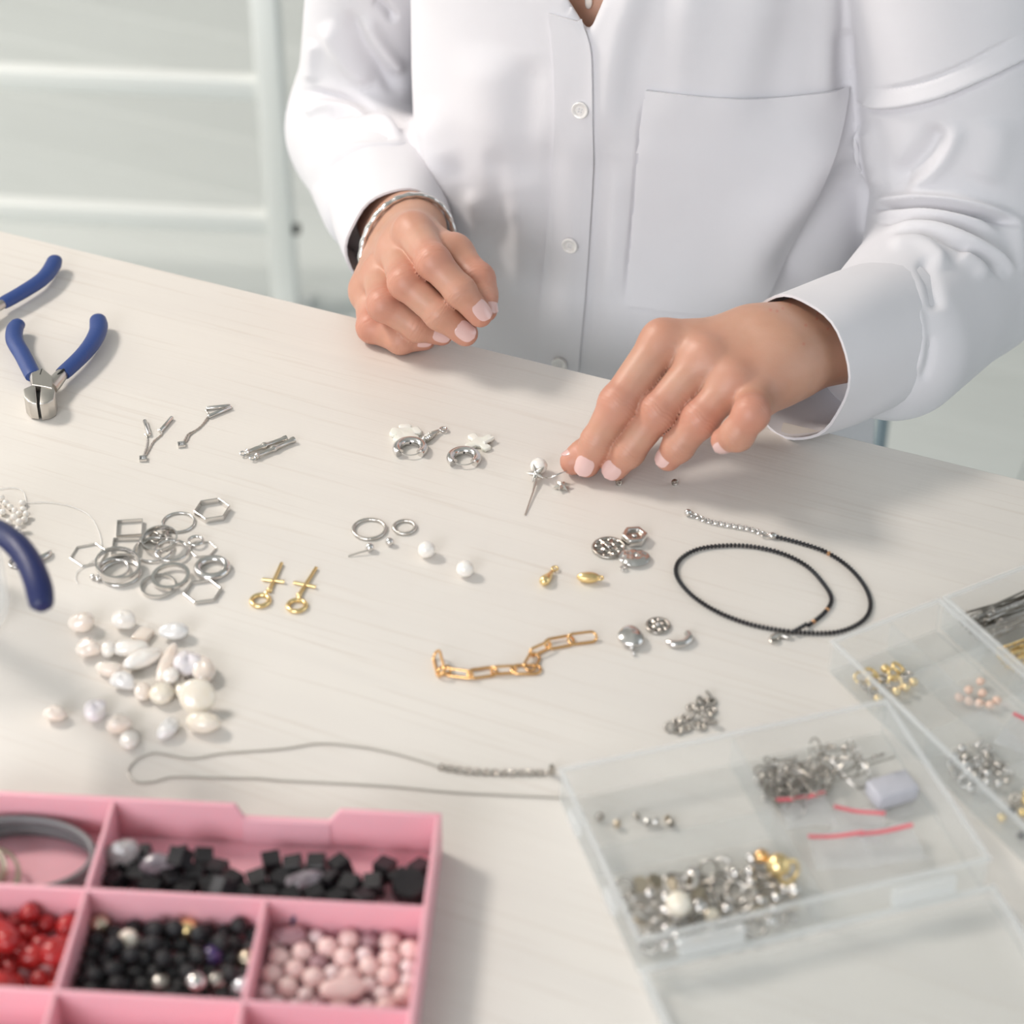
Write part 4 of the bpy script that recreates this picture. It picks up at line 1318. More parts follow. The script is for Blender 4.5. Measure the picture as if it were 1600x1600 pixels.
def crimp(label, px_, py_):
    o = MB().lathe([(0.8, -0.9), (1.5, -1.0), (1.95, -0.5), (2.05, 0), (1.95, 0.5), (1.5, 1.0), (0.8, 0.9), (0.8, -0.9)], 18, rot=rotm('X', math.pi / 2.3), c=(0, 0, 2.0)).build('crimp_bead', 'silver_old', loc=base_at(px_, py_))
    tag(o, label, 'bead')
crimp('tiny dark silver crimp bead under her middle fingertip', 967, 758)
crimp('tiny dark silver crimp bead under her curled little finger', 1054, 758)

# ------------------------------------------------------------------ textured rings, studs, pearls
def twist_ring(label, px_, py_, wpx, wire):
    R = wpx / S(px_, py_) / 2 - wire
    n = 90
    P = [(R * math.cos(a), R * math.sin(a), wire) for a in np.linspace(0, 2 * math.pi, n, endpoint=False)]
    o = MB().tube(P, wire * (1 + 0.10 * np.sin(np.arange(n) * 2 * math.pi * 30 / n)), 8, True).build('twisted_ring', 'silver_satin', loc=base_at(px_, py_))
    tag(o, label, 'ring')
twist_ring('large open ring of fine twisted silver beside a smaller one', 577, 829, 56, 1.0)
twist_ring('small open ring of fine twisted silver beside a larger one', 632, 826, 39, 1.0)
sd = thing('ball_stud', 'silver ball stud with its pin lying toward the left', 'earring', base_at(578, 861))
MB().ell((0, 0, 2.5), 2.5, 18, 12).build('ball', 'silver', sd)
MB().tube(pxl(sd, [(575, 860, 2.3), (560, 864, 1.6), (544, 869, 0.5)], 1), 0.45, 8).build('pin', 'silver_satin', sd)
bl = MB().ell((0, 0, 2.4), 2.4, 18, 12).build('ball_stud', 'silver', loc=base_at(609, 852)); tag(bl, 'silver ball stud under the smaller twisted ring, no pin visible', 'earring')
for px_, py_, lab in ((667, 869, 'round white pearl lying alone right of the ball studs'), (727, 899, 'round white pearl lying alone nearer the gold chain')):
    r = 14.0 / S(px_, py_)
    o = MB().ell((0, 0, r * 0.95), (r, r, r * 0.95), 24, 16, 0.02).build('round_pearl', 'pearl_white', loc=base_at(px_, py_)); tag(o, lab, 'pearl')

# ------------------------------------------------------------------ gold cross earrings
def gold_cross(label, top, bot, armL, armR, ring):
    o = thing('cross_earring', label, 'earring', base_at(*ring), 0, 'two gold cross earrings')
    A, B = pxl(o, [top, bot], 1.1)
    d = B - A
    mm_ = MB()
    m = MB().tube([A, A + d * 0.5, B], [1.0, 1.05, 1.1], 8)
    a, b = pxl(o, [armL, armR], 1.2)
    m.tube([a, b], 0.95, 8)
    m.build('cross', 'gold', o)
    MB().ell(B, (1.6, 1.6, 1.6), 12, 8).build('link', 'gold', o)
    R = 17.5 / S(*ring)
    MB().torus((0, 0, 1.2), R - 1.2, 1.25, 36, 10).build('ring', 'gold', o)
    MB().torus(pxl(o, [((bot[0] + ring[0]) / 2 + 2, ring[1] - 13)], 1.8)[0], 1.4, 0.5, 14, 6, ax=(np.array([0.3, 0.9, 0]), np.array([0, 0.3, 0.9]))).build('jump_ring', 'gold', o)
gold_cross('gold cross earring with a ring below, the left one of the pair', (440, 880), (421, 922), (410, 905), (444, 909), (407, 941))
gold_cross('gold cross earring with a ring below, the right one of the pair', (494, 887), (467, 930), (459, 910), (493, 917), (464, 949))

# ------------------------------------------------------------------ gold drop and gold bean
gd = thing('gold_drop', 'smooth gold teardrop pendant with a small bail', 'charm', base_at(853, 910))
P = crom(pxl(gd, [(846, 912, 2.6), (852, 906, 2.8), (858, 899, 2.4), (863, 892, 1.8)], 2), 16)
MB().tube(P, np.interp(np.linspace(0, 1, 16), [0, 0.06, 0.2, 0.4, 0.7, 1], [0.5, 2.0, 2.9, 2.6, 1.5, 0.9]), 14).build('drop', 'gold', gd)
MB().torus(pxl(gd, [(867, 888)], 1.5)[0], 1.6, 0.6, 18, 8).build('bail', 'gold', gd)
gb = thing('gold_bean', 'chunky gold bean-shaped bead with a small loop right of the teardrop', 'charm', base_at(919, 909))
MB().ell((0, 0, 3), (6.4, 3.2, 2.9), 24, 14, 0.03, rotm('Z', -0.08)).build('bean', 'gold', gb)
MB().tube([(-5.6, -1.2, 4.0), (0, -2.6, 4.6), (5.6, -1.7, 4.0)], [0.3, 0.75, 0.3], 8).build('ridge', 'gold', gb)
MB().torus(pxl(gb, [(938, 903)], 3.2)[0], 1.5, 0.6, 16, 8).build('loop', 'gold', gb)

# ------------------------------------------------------------------ filigree coins, nut, hammered disc
def filigree(label, px_, py_, wpx):
    R = wpx / S(px_, py_) / 2
    o = thing('filigree_disc', label, 'charm', base_at(px_, py_))
    MB().torus((0, 0, 1.0), R - 0.9, 0.9, 36, 8).build('rim', 'silver_old', o)
    m = MB().torus((0, 0, 1.3), R * 0.36, 0.7, 20, 6)
    for k in range(7):
        a = 2 * math.pi * k / 7
        m.torus((R * 0.63 * math.cos(a), R * 0.63 * math.sin(a), 1.0), R * 0.2, 0.55, 12, 6)
        m.tube([(0, 0, 1.2), (R * 0.45 * math.cos(a + .4), R * 0.45 * math.sin(a + .4), 1.4), (R * 0.85 * math.cos(a + .4), R * 0.85 * math.sin(a + .4), 1.1)], 0.5, 6)
    m.build('lattice', 'silver_old', o)
    MB().ell((0, 0, 1.9), (1.3, 1.3, 0.9), 10, 6).build('boss', 'silver', o)
filigree('larger round silver filigree disc touching the hammered disc', 951, 858, 54)
filigree('smaller round silver filigree disc beside the silver nugget', 1028, 980, 40)
nut = thing('hexagon_bead', 'silver hexagonal nut bead with a dark top standing on the hammered disc', 'bead', base_at(991, 845))
R = 21 / S(991, 845)
MB().frame(ngon(6, R, 0.1), ngon(6, R * 0.62, 0.1), 0.6, 5.2).build('nut_body', 'silver', nut, bevel=0.7)
MB().prism(ngon(12, R * 0.6), 0.7, 3.6).build('core', 'silver_old', nut)
MB().ell((0, 0, 3.9), (1.5, 1.5, 0.9), 10, 8).build('boss', 'silver', nut)
hm = thing('hammered_disc', 'round hammered silver disc pendant in front of the hexagonal nut bead', 'charm', base_at(991, 876))
m = MB().ell((0, 0, 2.2), (8.6, 7.6, 2.2), 40, 24)
V = np.array(m.v)
for _ in range(46):
    a, rr = nrs.rand() * 6.283, math.sqrt(nrs.rand()) * 8
    c = np.array([rr * math.cos(a), rr * math.sin(a)])
    V[:, 2] -= 0.55 * np.exp(-((V[:, :2] - c) ** 2).sum(1) / 1.1) * (V[:, 2] > 2.2)
m.v = [tuple(p) for p in V]
m.build('disc', 'silver', hm)
MB().torus(pxl(hm, [(974, 888)], 1.3)[0], 1.5, 0.6, 14, 8).build('loop', 'silver', hm)
ng = thing('silver_nugget', 'lumpy polished silver nugget pendant with two tiny beads under it', 'charm', base_at(986, 1003))
MB().ell((0, 0, 3.6), (6.6, 7.6, 3.5), 30, 20, 0.09).build('nugget', 'silver', ng)
for p, r in (((987, 1012), 1.5), ((990, 1021), 1.2)):
    MB().ell(pxl(ng, [p], r)[0], r, 12, 8).build('bead', 'silver', ng)
cs = MB().tube(crom([(-6, -2.6, 2), (-2, -4.4, 2.1), (3, -3.2, 2.1), (5.6, 0.6, 2.1), (4.6, 5, 2)], 24), np.interp(np.linspace(0, 1, 24), [0, 0.15, 0.8, 1], [1.3, 2.0, 2.1, 1.6]), 14).build('crescent_tube', 'silver', loc=base_at(1060, 1003))
tag(cs, 'curved silver crescent tube bead right of the smaller filigree disc', 'charm')

# ------------------------------------------------------------------ gold paperclip chain
pc = thing('paperclip_chain', 'piece of gold paperclip chain with long oval links', 'chain', base_at(790, 1040))
def link(a, b, wid, upr, zc, r=0.78):
    A, B = pxl(pc, [a, b], zc)
    d = B - A; L = np.linalg.norm(d); d /= L
    sd_ = np.cross([0, 0, 1.0], d)
    ax2 = np.array([0, 0, 1.0]) * math.sin(upr) + sd_ * math.cos(upr)
    hw_ = wid / 2
    P = []
    for s, x0 in ((1, L), (-1, 0)):
        for t in np.linspace(-math.pi / 2, math.pi / 2, 9):
            P.append(A + d * (x0 + s * (math.cos(t) * hw_ - hw_)) + ax2 * s * math.sin(t) * hw_)
    m = MB().tube(P, r, 8, True)
    V = np.array(m.v); V[:, 2] += max(0, 0.02 - V[:, 2].min())
    m.v = [tuple(p) for p in V]
    m.build('link', 'rose_gold', pc)
link((681, 1020), (690, 1054), 6.2, 1.0, 3.2)
link((686, 1050), (704, 1045), 4.2, 0.4, 1.5)
link((694, 1050), (738, 1056), 4.4, 1.45, 2.4)
link((731, 1054), (776, 1048), 6.6, 0.0, 1.0)
link((768, 1049), (806, 1047), 4.4, 1.45, 2.4)
link((799, 1046), (845, 1046), 6.6, 0.0, 1.0)
link((824, 1046), (838, 1022), 5.6, 0.35, 2.0)
link((828, 1022), (860, 1008), 4.4, 1.4, 2.4)
link((852, 1008), (896, 1000), 6.4, 0.2, 1.2)
link((888, 1000), (932, 995), 5.4, 0.7, 2.2)

# ------------------------------------------------------------------ black bead necklace
bn = thing('bead_necklace', 'thin black faceted bead necklace coiled on the table with a silver extender chain', 'necklace', base_at(1180, 920))
main = [(1215, 839), (1250, 848), (1290, 862), (1325, 885), (1350, 914), (1360, 940), (1356, 960), (1342, 974), (1318, 985), (1290, 989), (1240, 987), (1180, 977), (1130, 960), (1090, 937), (1065, 913), (1056, 893), (1062, 875), (1085, 860), (1120, 853), (1170, 853), (1220, 864), (1260, 884), (1286, 911), (1299, 935), (1290, 955), (1266, 975), (1240, 990)]
Pm = pxl(bn, main, 1.25)
Ltot = np.linalg.norm(np.diff(crom(Pm, 300), axis=0), axis=1).sum()
nb = int(Ltot / 2.15)
Pm = crom(Pm, nb)
bead0 = MB().lathe([(0, -1.05), (0.7, -0.95), (1.28, -0.3), (1.28, 0.3), (0.7, 0.95), (0, 1.05)], 8).build('bead', 'black_bead', bn, smooth=False)
tang = np.gradient(Pm, axis=0)
bronze = None
for i in range(nb):
    if i in (14, nb - 14, nb - 8):
        o = bead0.copy(); o.data = bead0.data.copy() if bronze is None else bronze
        if bronze is None:
            bronze = o.data; bronze.materials[0] = M['bronze_bead']
        o.name = 'bronze_bead'; o['label'] = 'bronze coloured bead'
        col.objects.link(o)
    elif i == 0: o = bead0
    else:
        o = bead0.copy(); col.objects.link(o)
    p = Pm[i].copy()
    if i > nb - 6: p[2] += 1.6
    o.location = p / 1000
    o.rotation_euler = Vector(tang[i]).to_track_quat('Z', 'Y').to_euler()
def small_chain(o, pts, z, pitch, R, r, m='silver', name='extender_chain'):
    P = pxl(o, pts, z)
    n = max(2, int(np.linalg.norm(np.diff(crom(P, 100), axis=0), axis=1).sum() / pitch))
    P = crom(P, n)
    t = np.gradient(P, axis=0); t /= np.linalg.norm(t, axis=1, keepdims=True)
    b = MB()
    for i in range(n):
        s = np.cross([0, 0, 1.0], t[i])
        ax2 = s if i % 2 else np.array([0, 0, 1.0]) * 0.55 + s * 0.83
        b.torus(P[i], R, r, 10, 5, ax=(t[i], ax2))
    return b.build(name, m, o)
small_chain(bn, [(1080, 803), (1106, 814), (1140, 821), (1172, 827), (1192, 834)], 1.3, 1.7, 1.25, 0.34)['kind'] = 'stuff'
MB().ell(pxl(bn, [(1075, 801)], 2.1)[0], 2.1, 14, 10).build('end_ball', 'silver', bn)
m = MB(); m.torus(pxl(bn, [(1195, 836)], 1.4)[0], 1.9, 0.45, 16, 6)
m.ell(pxl(bn, [(1207, 837)], 1.9)[0], (2.6, 1.9, 1.8), 14, 10); m.build('crimp_end', 'silver', bn)
m = MB().tube(crom(pxl(bn, [(1203, 999), (1212, 994), (1222, 993), (1232, 996), (1236, 992)], 1.5), 12), [0.9, 1.5, 1.7, 1.7, 1.6, 1.5, 1.3, 1.2, 1.1, 1, 0.9, 0.8], 8)
m.torus(pxl(bn, [(1210, 1000)], 1.2)[0], 2.2, 0.6, 16, 6); m.build('clasp', 'silver_satin', bn)

# ------------------------------------------------------------------ fine silver chain necklace
fn = thing('chain_necklace', 'very fine silver chain necklace laid in a long narrow loop above the pink box', 'necklace', base_at(500, 1200))
up_ = [(690, 1199), (640, 1184), (600, 1174), (560, 1167), (500, 1162), (440, 1170), (350, 1177), (300, 1185), (270, 1181), (240, 1177), (214, 1187), (200, 1206), (212, 1221), (240, 1221), (270, 1214), (330, 1215), (400, 1216), (450, 1220), (600, 1228), (700, 1237), (800, 1243), (886, 1247)]
P = crom(pxl(fn, up_, 0.8), 420)
MB().tube(P, 0.45 + 0.12 * np.sin(np.arange(420) * 2.4), 6).build('chain', 'silver_satin', fn)
small_chain(fn, [(690, 1199), (720, 1204), (760, 1207), (800, 1208), (850, 1208)], 1.1, 2.0, 1.5, 0.4, 'silver_old')['kind'] = 'stuff'
m = MB().ell(pxl(fn, [(862, 1206)], 2.4)[0], (1.8, 1.8, 2.3), 12, 8)
m.tube(pxl(fn, [(862, 1206, 2.5), (863, 1200, 6), (862, 1196, 8)], 2), [1.2, 1.5, 1.1], 8)
m.build('clasp', 'silver_old', fn)

# ------------------------------------------------------------------ heap of geometric rings and frames
def band(name, label, px_, py_, wpx, thick, h, n=48, rz=0.0, z=0.0, tilt=(0, 0), m='silver', sy=1.0):
    R = wpx / S(px_, py_) / 2
    a = rz
    outer, inner = ngon(n, R, a, 1, sy), ngon(n, R - thick, a, 1, sy)
    b = MB().frame(outer, inner, 0, h)
    o = b.build(name, m, loc=base_at(px_, py_, z), smooth=n > 8, bevel=0.15 if n < 9 else 0)
    o.rotation_euler = (tilt[0], tilt[1], 0)
    tag(o, label, 'ring', 'silver rings and frames in the heap')
    return o
def wire_ring(name, label, px_, py_, wpx, r, z=0.0, tilt=(0, 0), m='silver', n=48):
    R = wpx / S(px_, py_) / 2
    o = MB().torus((0, 0, r), R - r, r, n, 10).build(name, m, loc=base_at(px_, py_, z))
    o.rotation_euler = (tilt[0], tilt[1], 0)
    tag(o, label, 'ring', 'silver rings and frames in the heap')
    return o
band('hexagon_ring', 'deep silver hexagon frame, farthest back of the heap', 332, 802, 57, 0.8, 3.6, 6, 0.25)
band('square_ring', 'deep silver square frame, upper one at the heap\'s left back', 203, 829, 57, 0.7, 2.6, 4, math.pi / 4 + 0.10)
band('square_ring', 'deep silver square frame, lower one half under round rings', 197, 858, 60, 0.7, 2.6, 4, math.pi / 4 + 0.05)
wire_ring('thin_ring', 'thin plain silver ring just below the farthest hexagon', 279, 818, 54, 0.75)
band('round_band', 'wide round silver band on top of the heap\'s centre', 250, 846, 57, 0.8, 3.0, z=3.4, tilt=(0.10, -0.05))
wire_ring('thin_ring', 'thin silver ring lying under the wide centre band', 240, 860, 64, 0.7, 0.6)
wire_ring('thin_ring', 'thin silver ring sticking out right of the wide centre band', 268, 862, 56, 0.8, 1.6, (0.0, 0.05))
wire_ring('small_ring', 'small silver ring beside the heap\'s centre on the right', 306, 847, 27, 0.9, 1.6)
band('hexagon_ring', 'thin silver hexagon outline half hidden by the small ring', 317, 860, 44, 0.7, 1.2, 6, 0.1)
band('hexagon_ring', 'thin silver hexagon outline alone at the heap\'s left', 139, 869, 60, 0.7, 1.3, 6, 0.3)
band('round_band', 'wide round silver band, topmost of the left stack', 184, 884, 70, 0.8, 2.8, z=4.6, tilt=(0.10, 0.14))
band('round_band', 'wide round silver band, middle of the left stack', 186, 892, 66, 0.8, 2.6, z=1.8, tilt=(-0.06, -0.05))
wire_ring('thin_ring', 'thick wire silver ring, lowest of the left stack', 189, 898, 66, 0.9)
wire_ring('thin_ring', 'small wire silver ring inside the left stack', 178, 890, 50, 0.8, 1.8, (0.0, 0.10))
band('flat_ring', 'flat silver washer ring overlapping a second ring, front of the heap', 267, 902, 61, 2.0, 1.6, z=2.2, tilt=(0.05, -0.05))
band('round_band', 'round silver band under the flat washer ring', 248, 919, 57, 0.9, 2.4)
wire_ring('thick_ring', 'thick rounded silver ring at the right of the heap', 332, 892, 58, 2.1)
band('hexagon_ring', 'flat silver hexagon frame nearest the camera in the heap', 317, 927, 62, 1.2, 2.0, 6, 0.22)
ck = thing('silver_charm', 'tiny silver cluster charm at the left foot of the ring stack', 'charm', base_at(151, 905))
for q in ((-2, 0), (1.5, 1.2), (1, -1.6), (3.4, 0.4)):
    MB().ell((*q, 1.6), 1.6, 10, 8).build('bead', 'silver', ck)
for k, (px_, py_) in enumerate(((246, 838), (256, 846), (262, 836), (238, 848))):
    o = MB().tube(crom([(-5, 0, 1), (-2, 2, 1.4), (2, -1, 1.2), (5, 1, 1)], 12), 1.0, 8).build('curled_charm', 'silver_old', loc=base_at(px_, py_, 0.2)); o.rotation_euler = (0, 0, k * 1.1)
    tag(o, 'small curled silver charm inside the wide centre band', 'charm', 'curled charms in the centre of the heap')

# ------------------------------------------------------------------ loose baroque pearls
PEARLS = [  # px, py, w, h(image), rotation, noise, material, label, lift
    (130, 984, 38, 32, 0.1, 0.04, 'pearl', 'pale pink coin pearl farthest back left of the pearls'),
    (195, 980, 39, 30, -0.2, 0.06, 'pearl_white', 'white rounded pearl at the back beside a square slab pearl'),
    (274, 997, 43, 28, 0.1, 0.05, 'pearl_grey', 'grey-white leaf-shaped pearl alone at the back right'),
    (141, 1024, 35, 31, 0.2, 0.08, 'pearl', 'lumpy pinkish pearl left of the long baroque pearl'),
    (225, 1040, 62, 30, 0.62, 0.03, 'pearl_white', 'long smooth oval pearl lying diagonally in the middle'),
    (171, 1054, 42, 24, -0.2, 0.05, 'pearl', 'flat pinkish pearl under the left end of the diagonal oval'),
    (193, 1074, 42, 25, -0.3, 0.10, 'pearl_grey', 'wrinkled silvery pearl at the front left of the pile'),
    (262, 1046, 26, 60, -0.15, 0.05, 'pearl', 'upright stick pearl in the middle of the pile'),
    (296, 1050, 42, 44, 0.4, 0.12, 'pearl_lilac', 'angular lilac-tinted pearl behind the big coin pearl'),
    (318, 1056, 36, 44, 0.4, 0.04, 'pearl', 'pinkish coin pearl behind the right of the big coin'),
    (224, 1088, 26, 31, 0.2, 0.03, 'pearl', 'small oval pearl left of the round cream button pearl'),
    (285, 1084, 24, 30, 0.2, 0.04, 'pearl_cream', 'small cream pearl squeezed beside the big coin pearl'),
    (87, 1124, 36, 26, -0.1, 0.05, 'pearl', 'peach oval pearl alone, leftmost of all the pearls'),
    (150, 1121, 36, 34, 0.4, 0.09, 'pearl_lilac', 'square lilac-white pearl alone left of the front pair'),
    (187, 1143, 40, 31, 0.15, 0.06, 'pearl', 'blocky pinkish pearl touching a small front pearl'),
    (203, 1164, 27, 31, 0.1, 0.03, 'pearl_white', 'small round pearl nearest the camera'),
    (264, 1146, 28, 38, -0.3, 0.06, 'pearl_grey', 'silver-grey oval pearl standing alone in front'),
    (319, 1141, 53, 34, -0.15, 0.03, 'pearl_cream', 'yellowish flat oval pearl alone at the front right'),
]
def pearl(px_, py_, wpx, hpx, rot, noise, m, label, lift=0.0, name='baroque_pearl', hz=None):
    s = S(px_, py_)
    wpx, hpx = wpx * 1.06, hpx * 1.08
    rx = wpx / s / 2
    # an ellipsoid of half height c and depth b shows about b*sin + c*cos in the image
    ry = max(hpx / s / 2 / 0.86, 2.0)
    rz_ = min(rx, ry) * 0.74 if hz is None else hz
    ry = max((hpx / s / 2 - rz_ * 0.45) / 0.62, 1.8)
    b = MB().ell((0, 0, 0), (rx, ry, rz_), 30, 20, noise * 1.7)
    zmin = -min(p[2] for p in b.v)
    o = b.build(name, m, loc=base_at(px_, py_, 0))
    o.location = (o.location[0], o.location[1], TZ + (zmin + lift) / 1000)
    o.rotation_euler = (0, 0, rot)
    tag(o, label, 'pearl', 'loose pearls left of centre')
    return o
for a in PEARLS: pearl(*a)
pearl(254, 1094, 37, 36, 0, 0.01, 'pearl_cream', 'round cream button pearl in the front row of the pile', hz=4.6)
pearl(269, 1074, 25, 26, 0, 0.02, 'pearl_white', 'small bright pearl above the round cream button pearl', lift=4.5, hz=3.4)
bigc = MB().ell((0, 0, 0), (9.2, 8.9, 3.6), 28, 18, 0.012).build('baroque_pearl', 'pearl_cream', loc=base_at(308, 1088, 8.6))
bigc.rotation_euler = (0.85, 0, 0.1)
tag(bigc, 'large cream coin pearl leaning on the pile at the right', 'pearl', 'loose pearls left of centre')
o = MB().prism([(-4.6, -5.2), (4.4, -5.6), (4.8, 4.6), (-3.8, 5.4)], 0, 3.4).build('baroque_pearl', 'pearl', loc=base_at(224, 996), bevel=1.2, bseg=3)
o.rotation_euler = (0, 0, -0.35); tag(o, 'square slab pearl with a tiny tip, in the back row', 'pearl', 'loose pearls left of centre')
lb = thing('baroque_pearl', 'long two-lobed baroque pearl with a round left end', 'pearl', base_at(196, 1022), 0.12, 'loose pearls left of centre')
m = MB().ell((2.6, 0, 4.0), (9.2, 5.2, 3.9), 28, 16, 0.05); m.build('long_lobe', 'pearl_white', lb)
MB().ell((-8.0, 0.2, 4.1), (4.4, 5.0, 4.0), 20, 14, 0.03).build('round_lobe', 'pearl_white', lb)

# ------------------------------------------------------------------ heap of little silver flower spacers
d0 = None
DAISY = [(1046, 1136), (1058, 1128), (1070, 1122), (1082, 1118), (1094, 1108), (1102, 1098), (1108, 1086), (1112, 1096), (1112, 1110), (1100, 1122), (1088, 1132), (1072, 1138), (1114, 1128), (1060, 1142), (1080, 1106), (1092, 1095), (1106, 1118), (1096, 1136)]
for i, (px_, py_) in enumerate(DAISY):
    if d0 is None:
        m = MB()
        for k in range(8):
            a = 2 * math.pi * k / 8
            m.ell((2.0 * math.cos(a), 2.0 * math.sin(a), 0), (0.95, 0.95, 0.8), 8, 6)
        m.torus((0, 0, 0), 1.4, 0.6, 14, 6)
        d0 = m.build('flower_spacer', 'silver_old')
        o = d0
    else:
        o = d0.copy(); col.objects.link(o)
    o.location = base_at(px_, py_, 1.0 if i % 3 else 2.6)
    o.rotation_euler = (0.0, 0.0, i) if i % 3 else (0.9 + 0.2 * (i % 2), 0.2 * (i % 4), i * 1.3)
    tag(o, 'tiny silver flower spacer bead in the small heap behind the clear box', 'bead', 'flower spacer heap')
# ================================================================== PINK COMPARTMENT BOX
PH = 25.0
pbo = T(690, 1270, PH)
pk_box = thing('compartment_box', 'pink plastic compartment box full of beads, cut by the bottom left corner of the photo', 'box', (pbo[0], pbo[1], TZ), math.radians(-4.07))
PX0, PX1, PY0, PY1, WT = -232.0, 0.0, -174.0, 0.0, 2.6
cols = [-151.5, -72.0]; rows = [-57.2, -115.0]
MB().box(PX0, PX1, PY0, PY1, 0, 2.0).build('box_floor', 'pink', pk_box, bevel=0.5)
nl0 = local(pk_box, T(372, 1252, PH))[0][0]; nl1 = local(pk_box, T(522, 1262, PH))[0][0]
nh = PH - 7.5
back = [(PX0, 2.02), (PX1, 2.02), (PX1, PH), (nl1 + 3, PH), (nl1 - 2.5, nh), (nl0 + 2.5, nh), (nl0 - 1, PH), (PX0, PH)]
R90 = rotm('X', math.pi / 2)
MB().prism(back, 0, WT, rot=R90, c=(0, PY1, 0)).build('wall', 'pink', pk_box, bevel=0.5)
m = MB().prism([(nl0 + 2, 2.05), (nl1 - 2, 2.05), (nl1 - 2, nh - 0.3), (nl0 + 2, nh - 0.3)], 0, 0.9, rot=R90, c=(0, PY1 - WT, 0)).build('clasp_recess', 'pink', pk_box, bevel=0.3)
MB().box(PX0, PX1, PY0, PY0 + WT, 2.02, PH).build('wall', 'pink', pk_box, bevel=0.5)
MB().box(PX0, PX0 + WT, PY0 + WT, PY1 - WT, 2.02, PH).build('wall', 'pink', pk_box, bevel=0.5)
MB().box(PX1 - WT, PX1, PY0 + WT, PY1 - WT, 2.02, PH).build('wall', 'pink', pk_box, bevel=0.5)
for y in rows: MB().box(PX0 + WT, PX1 - WT, y - 1.1, y + 1.1, 2.02, PH - 0.8).build('divider', 'pink', pk_box, bevel=0.5)
MB().box(cols[0] - 1.1, cols[0] + 1.1, rows[0] + 1.1, PY1 - WT, 2.02, PH - 0.9).build('divider', 'pink', pk_box, bevel=0.5)
for c in cols:
    MB().box(c - 1.1, c + 1.1, rows[1] + 1.1, rows[0] - 1.1, 2.02, PH - 0.9).build('divider', 'pink', pk_box, bevel=0.5)
    MB().box(c - 1.1, c + 1.1, PY0 + WT, rows[1] - 1.1, 2.02, PH - 0.9).build('divider', 'pink', pk_box, bevel=0.5)

def settle(R, x0, x1, y0, y1, z0, seed, steps=420):
    rs = np.random.RandomState(seed)
    R = np.array(R, float); n = len(R)
    P = np.stack([x0 + R + (rs.permutation(n) + 0.5) / n * (x1 - x0 - 2 * R), rs.uniform(y0 + R, y1 - R), z0 + R + rs.uniform(0, 28, n)], 1)
    lo = np.stack([x0 + R, y0 + R, z0 + R], 1); hi = np.stack([x1 - R, y1 - R, np.full(n, 1e3)], 1)
    for s in range(steps):
        if s < steps - 60: P[:, 2] -= 0.35
        for _ in range(3):
            D = P[:, None] - P[None]
            L = np.linalg.norm(D, axis=2) + np.eye(n) * 1e3 + 1e-6
            ov = np.clip(R[:, None] + R[None] - L, 0, None)
            P += (D / L[..., None] * (ov * 0.36)[..., None]).sum(1)
            P = np.clip(P, lo, hi)
    return P
def to_world(o, p):
    a = o.rotation_euler[2]; c, s = math.cos(a), math.sin(a)
    return np.array([p[0] * c - p[1] * s, p[0] * s + p[1] * c, p[2]]) / 1000 + np.array(o.location)
def place(o, box, p, rot=(0, 0, 0)):
    o.location = to_world(box, p)
    o.rotation_euler = rot
def pick(P, box, px_, py_, used):
    W = np.array([to_world(box, p) for p in P])
    x, y, wd = projv(W)
    s = np.hypot(x - px_, y - py_)
    for i in np.argsort(s):
        near = np.hypot(x - x[i], y - y[i])
        hidden = ((near < 17) & (wd < wd[i] - 0.002)).any()
        if i not in used and not hidden: used.add(i); return i

# ---- black beads with pale gold ones (middle compartment)
RB = np.full(84, 4.05)
PB = settle(RB, cols[0] + 1.3, cols[1] - 1.3, rows[1] + 1.3, rows[0] - 1.3, 2.1, 3)
bb = MB().ell((0, 0, 0), 4.0, 18, 12).build('black_bead', 'lava')
used = set()
SPEC = [(167, 1443, 'wirebronze', 'gold_bead', 'dull gold bead at the back left of the black beads'),
        (201, 1466, 'pearl_cream', 'champagne_bead', 'pale champagne bead among the black beads, right of the dull gold one'),
        (295, 1455, 'gold', 'gold_bead', 'bright gold bead at the back of the black beads'),
        (256, 1534, 'silver_old', 'silver_bead', 'pale metallic bead in the front row left of the black beads'),
        (300, 1533, 'silver', 'silver_bead', 'shiny metallic bead in the front row centre of the black beads'),
        (342, 1534, 'silver_old', 'silver_bead', 'small metallic bead in the front row right of the black beads'),
        (366, 1540, 'crystal', 'crystal_bead', 'sparkling clear bead in the front right corner of the black beads'),
        (376, 1504, 'wirebronze', 'gold_bead', 'olive gold bead by the right wall of the black beads'),
        (332, 1504, 'purple', 'purple_bead', 'dark purple glass bead among the black beads')]
spec = {}
for px_, py_, m_, nm, lab in SPEC: spec[pick(PB, pk_box, px_, py_, used)] = (m_, nm, lab)
first = True
for i, p in enumerate(PB):
    if i in spec:
        m_, nm, lab = spec[i]
        o = bb.copy(); o.data = bb.data.copy(); o.data.materials[0] = M[m_]; o.name = nm; col.objects.link(o)
        tag(o, lab, 'bead')
        if 'group' in o: del o['group']
        o.scale = (1.2, 1.2, 1.2)
        p = p + [0, 0, 1.6]
    else:
        o = bb if first else bb.copy()
        if not first: col.objects.link(o)
        first = False
        tag(o, 'matte black round bead in the middle compartment of the pink box', 'bead', 'black beads in the pink box')
    place(o, pk_box, p, (rnd.random() * 6, rnd.random() * 6, 0))

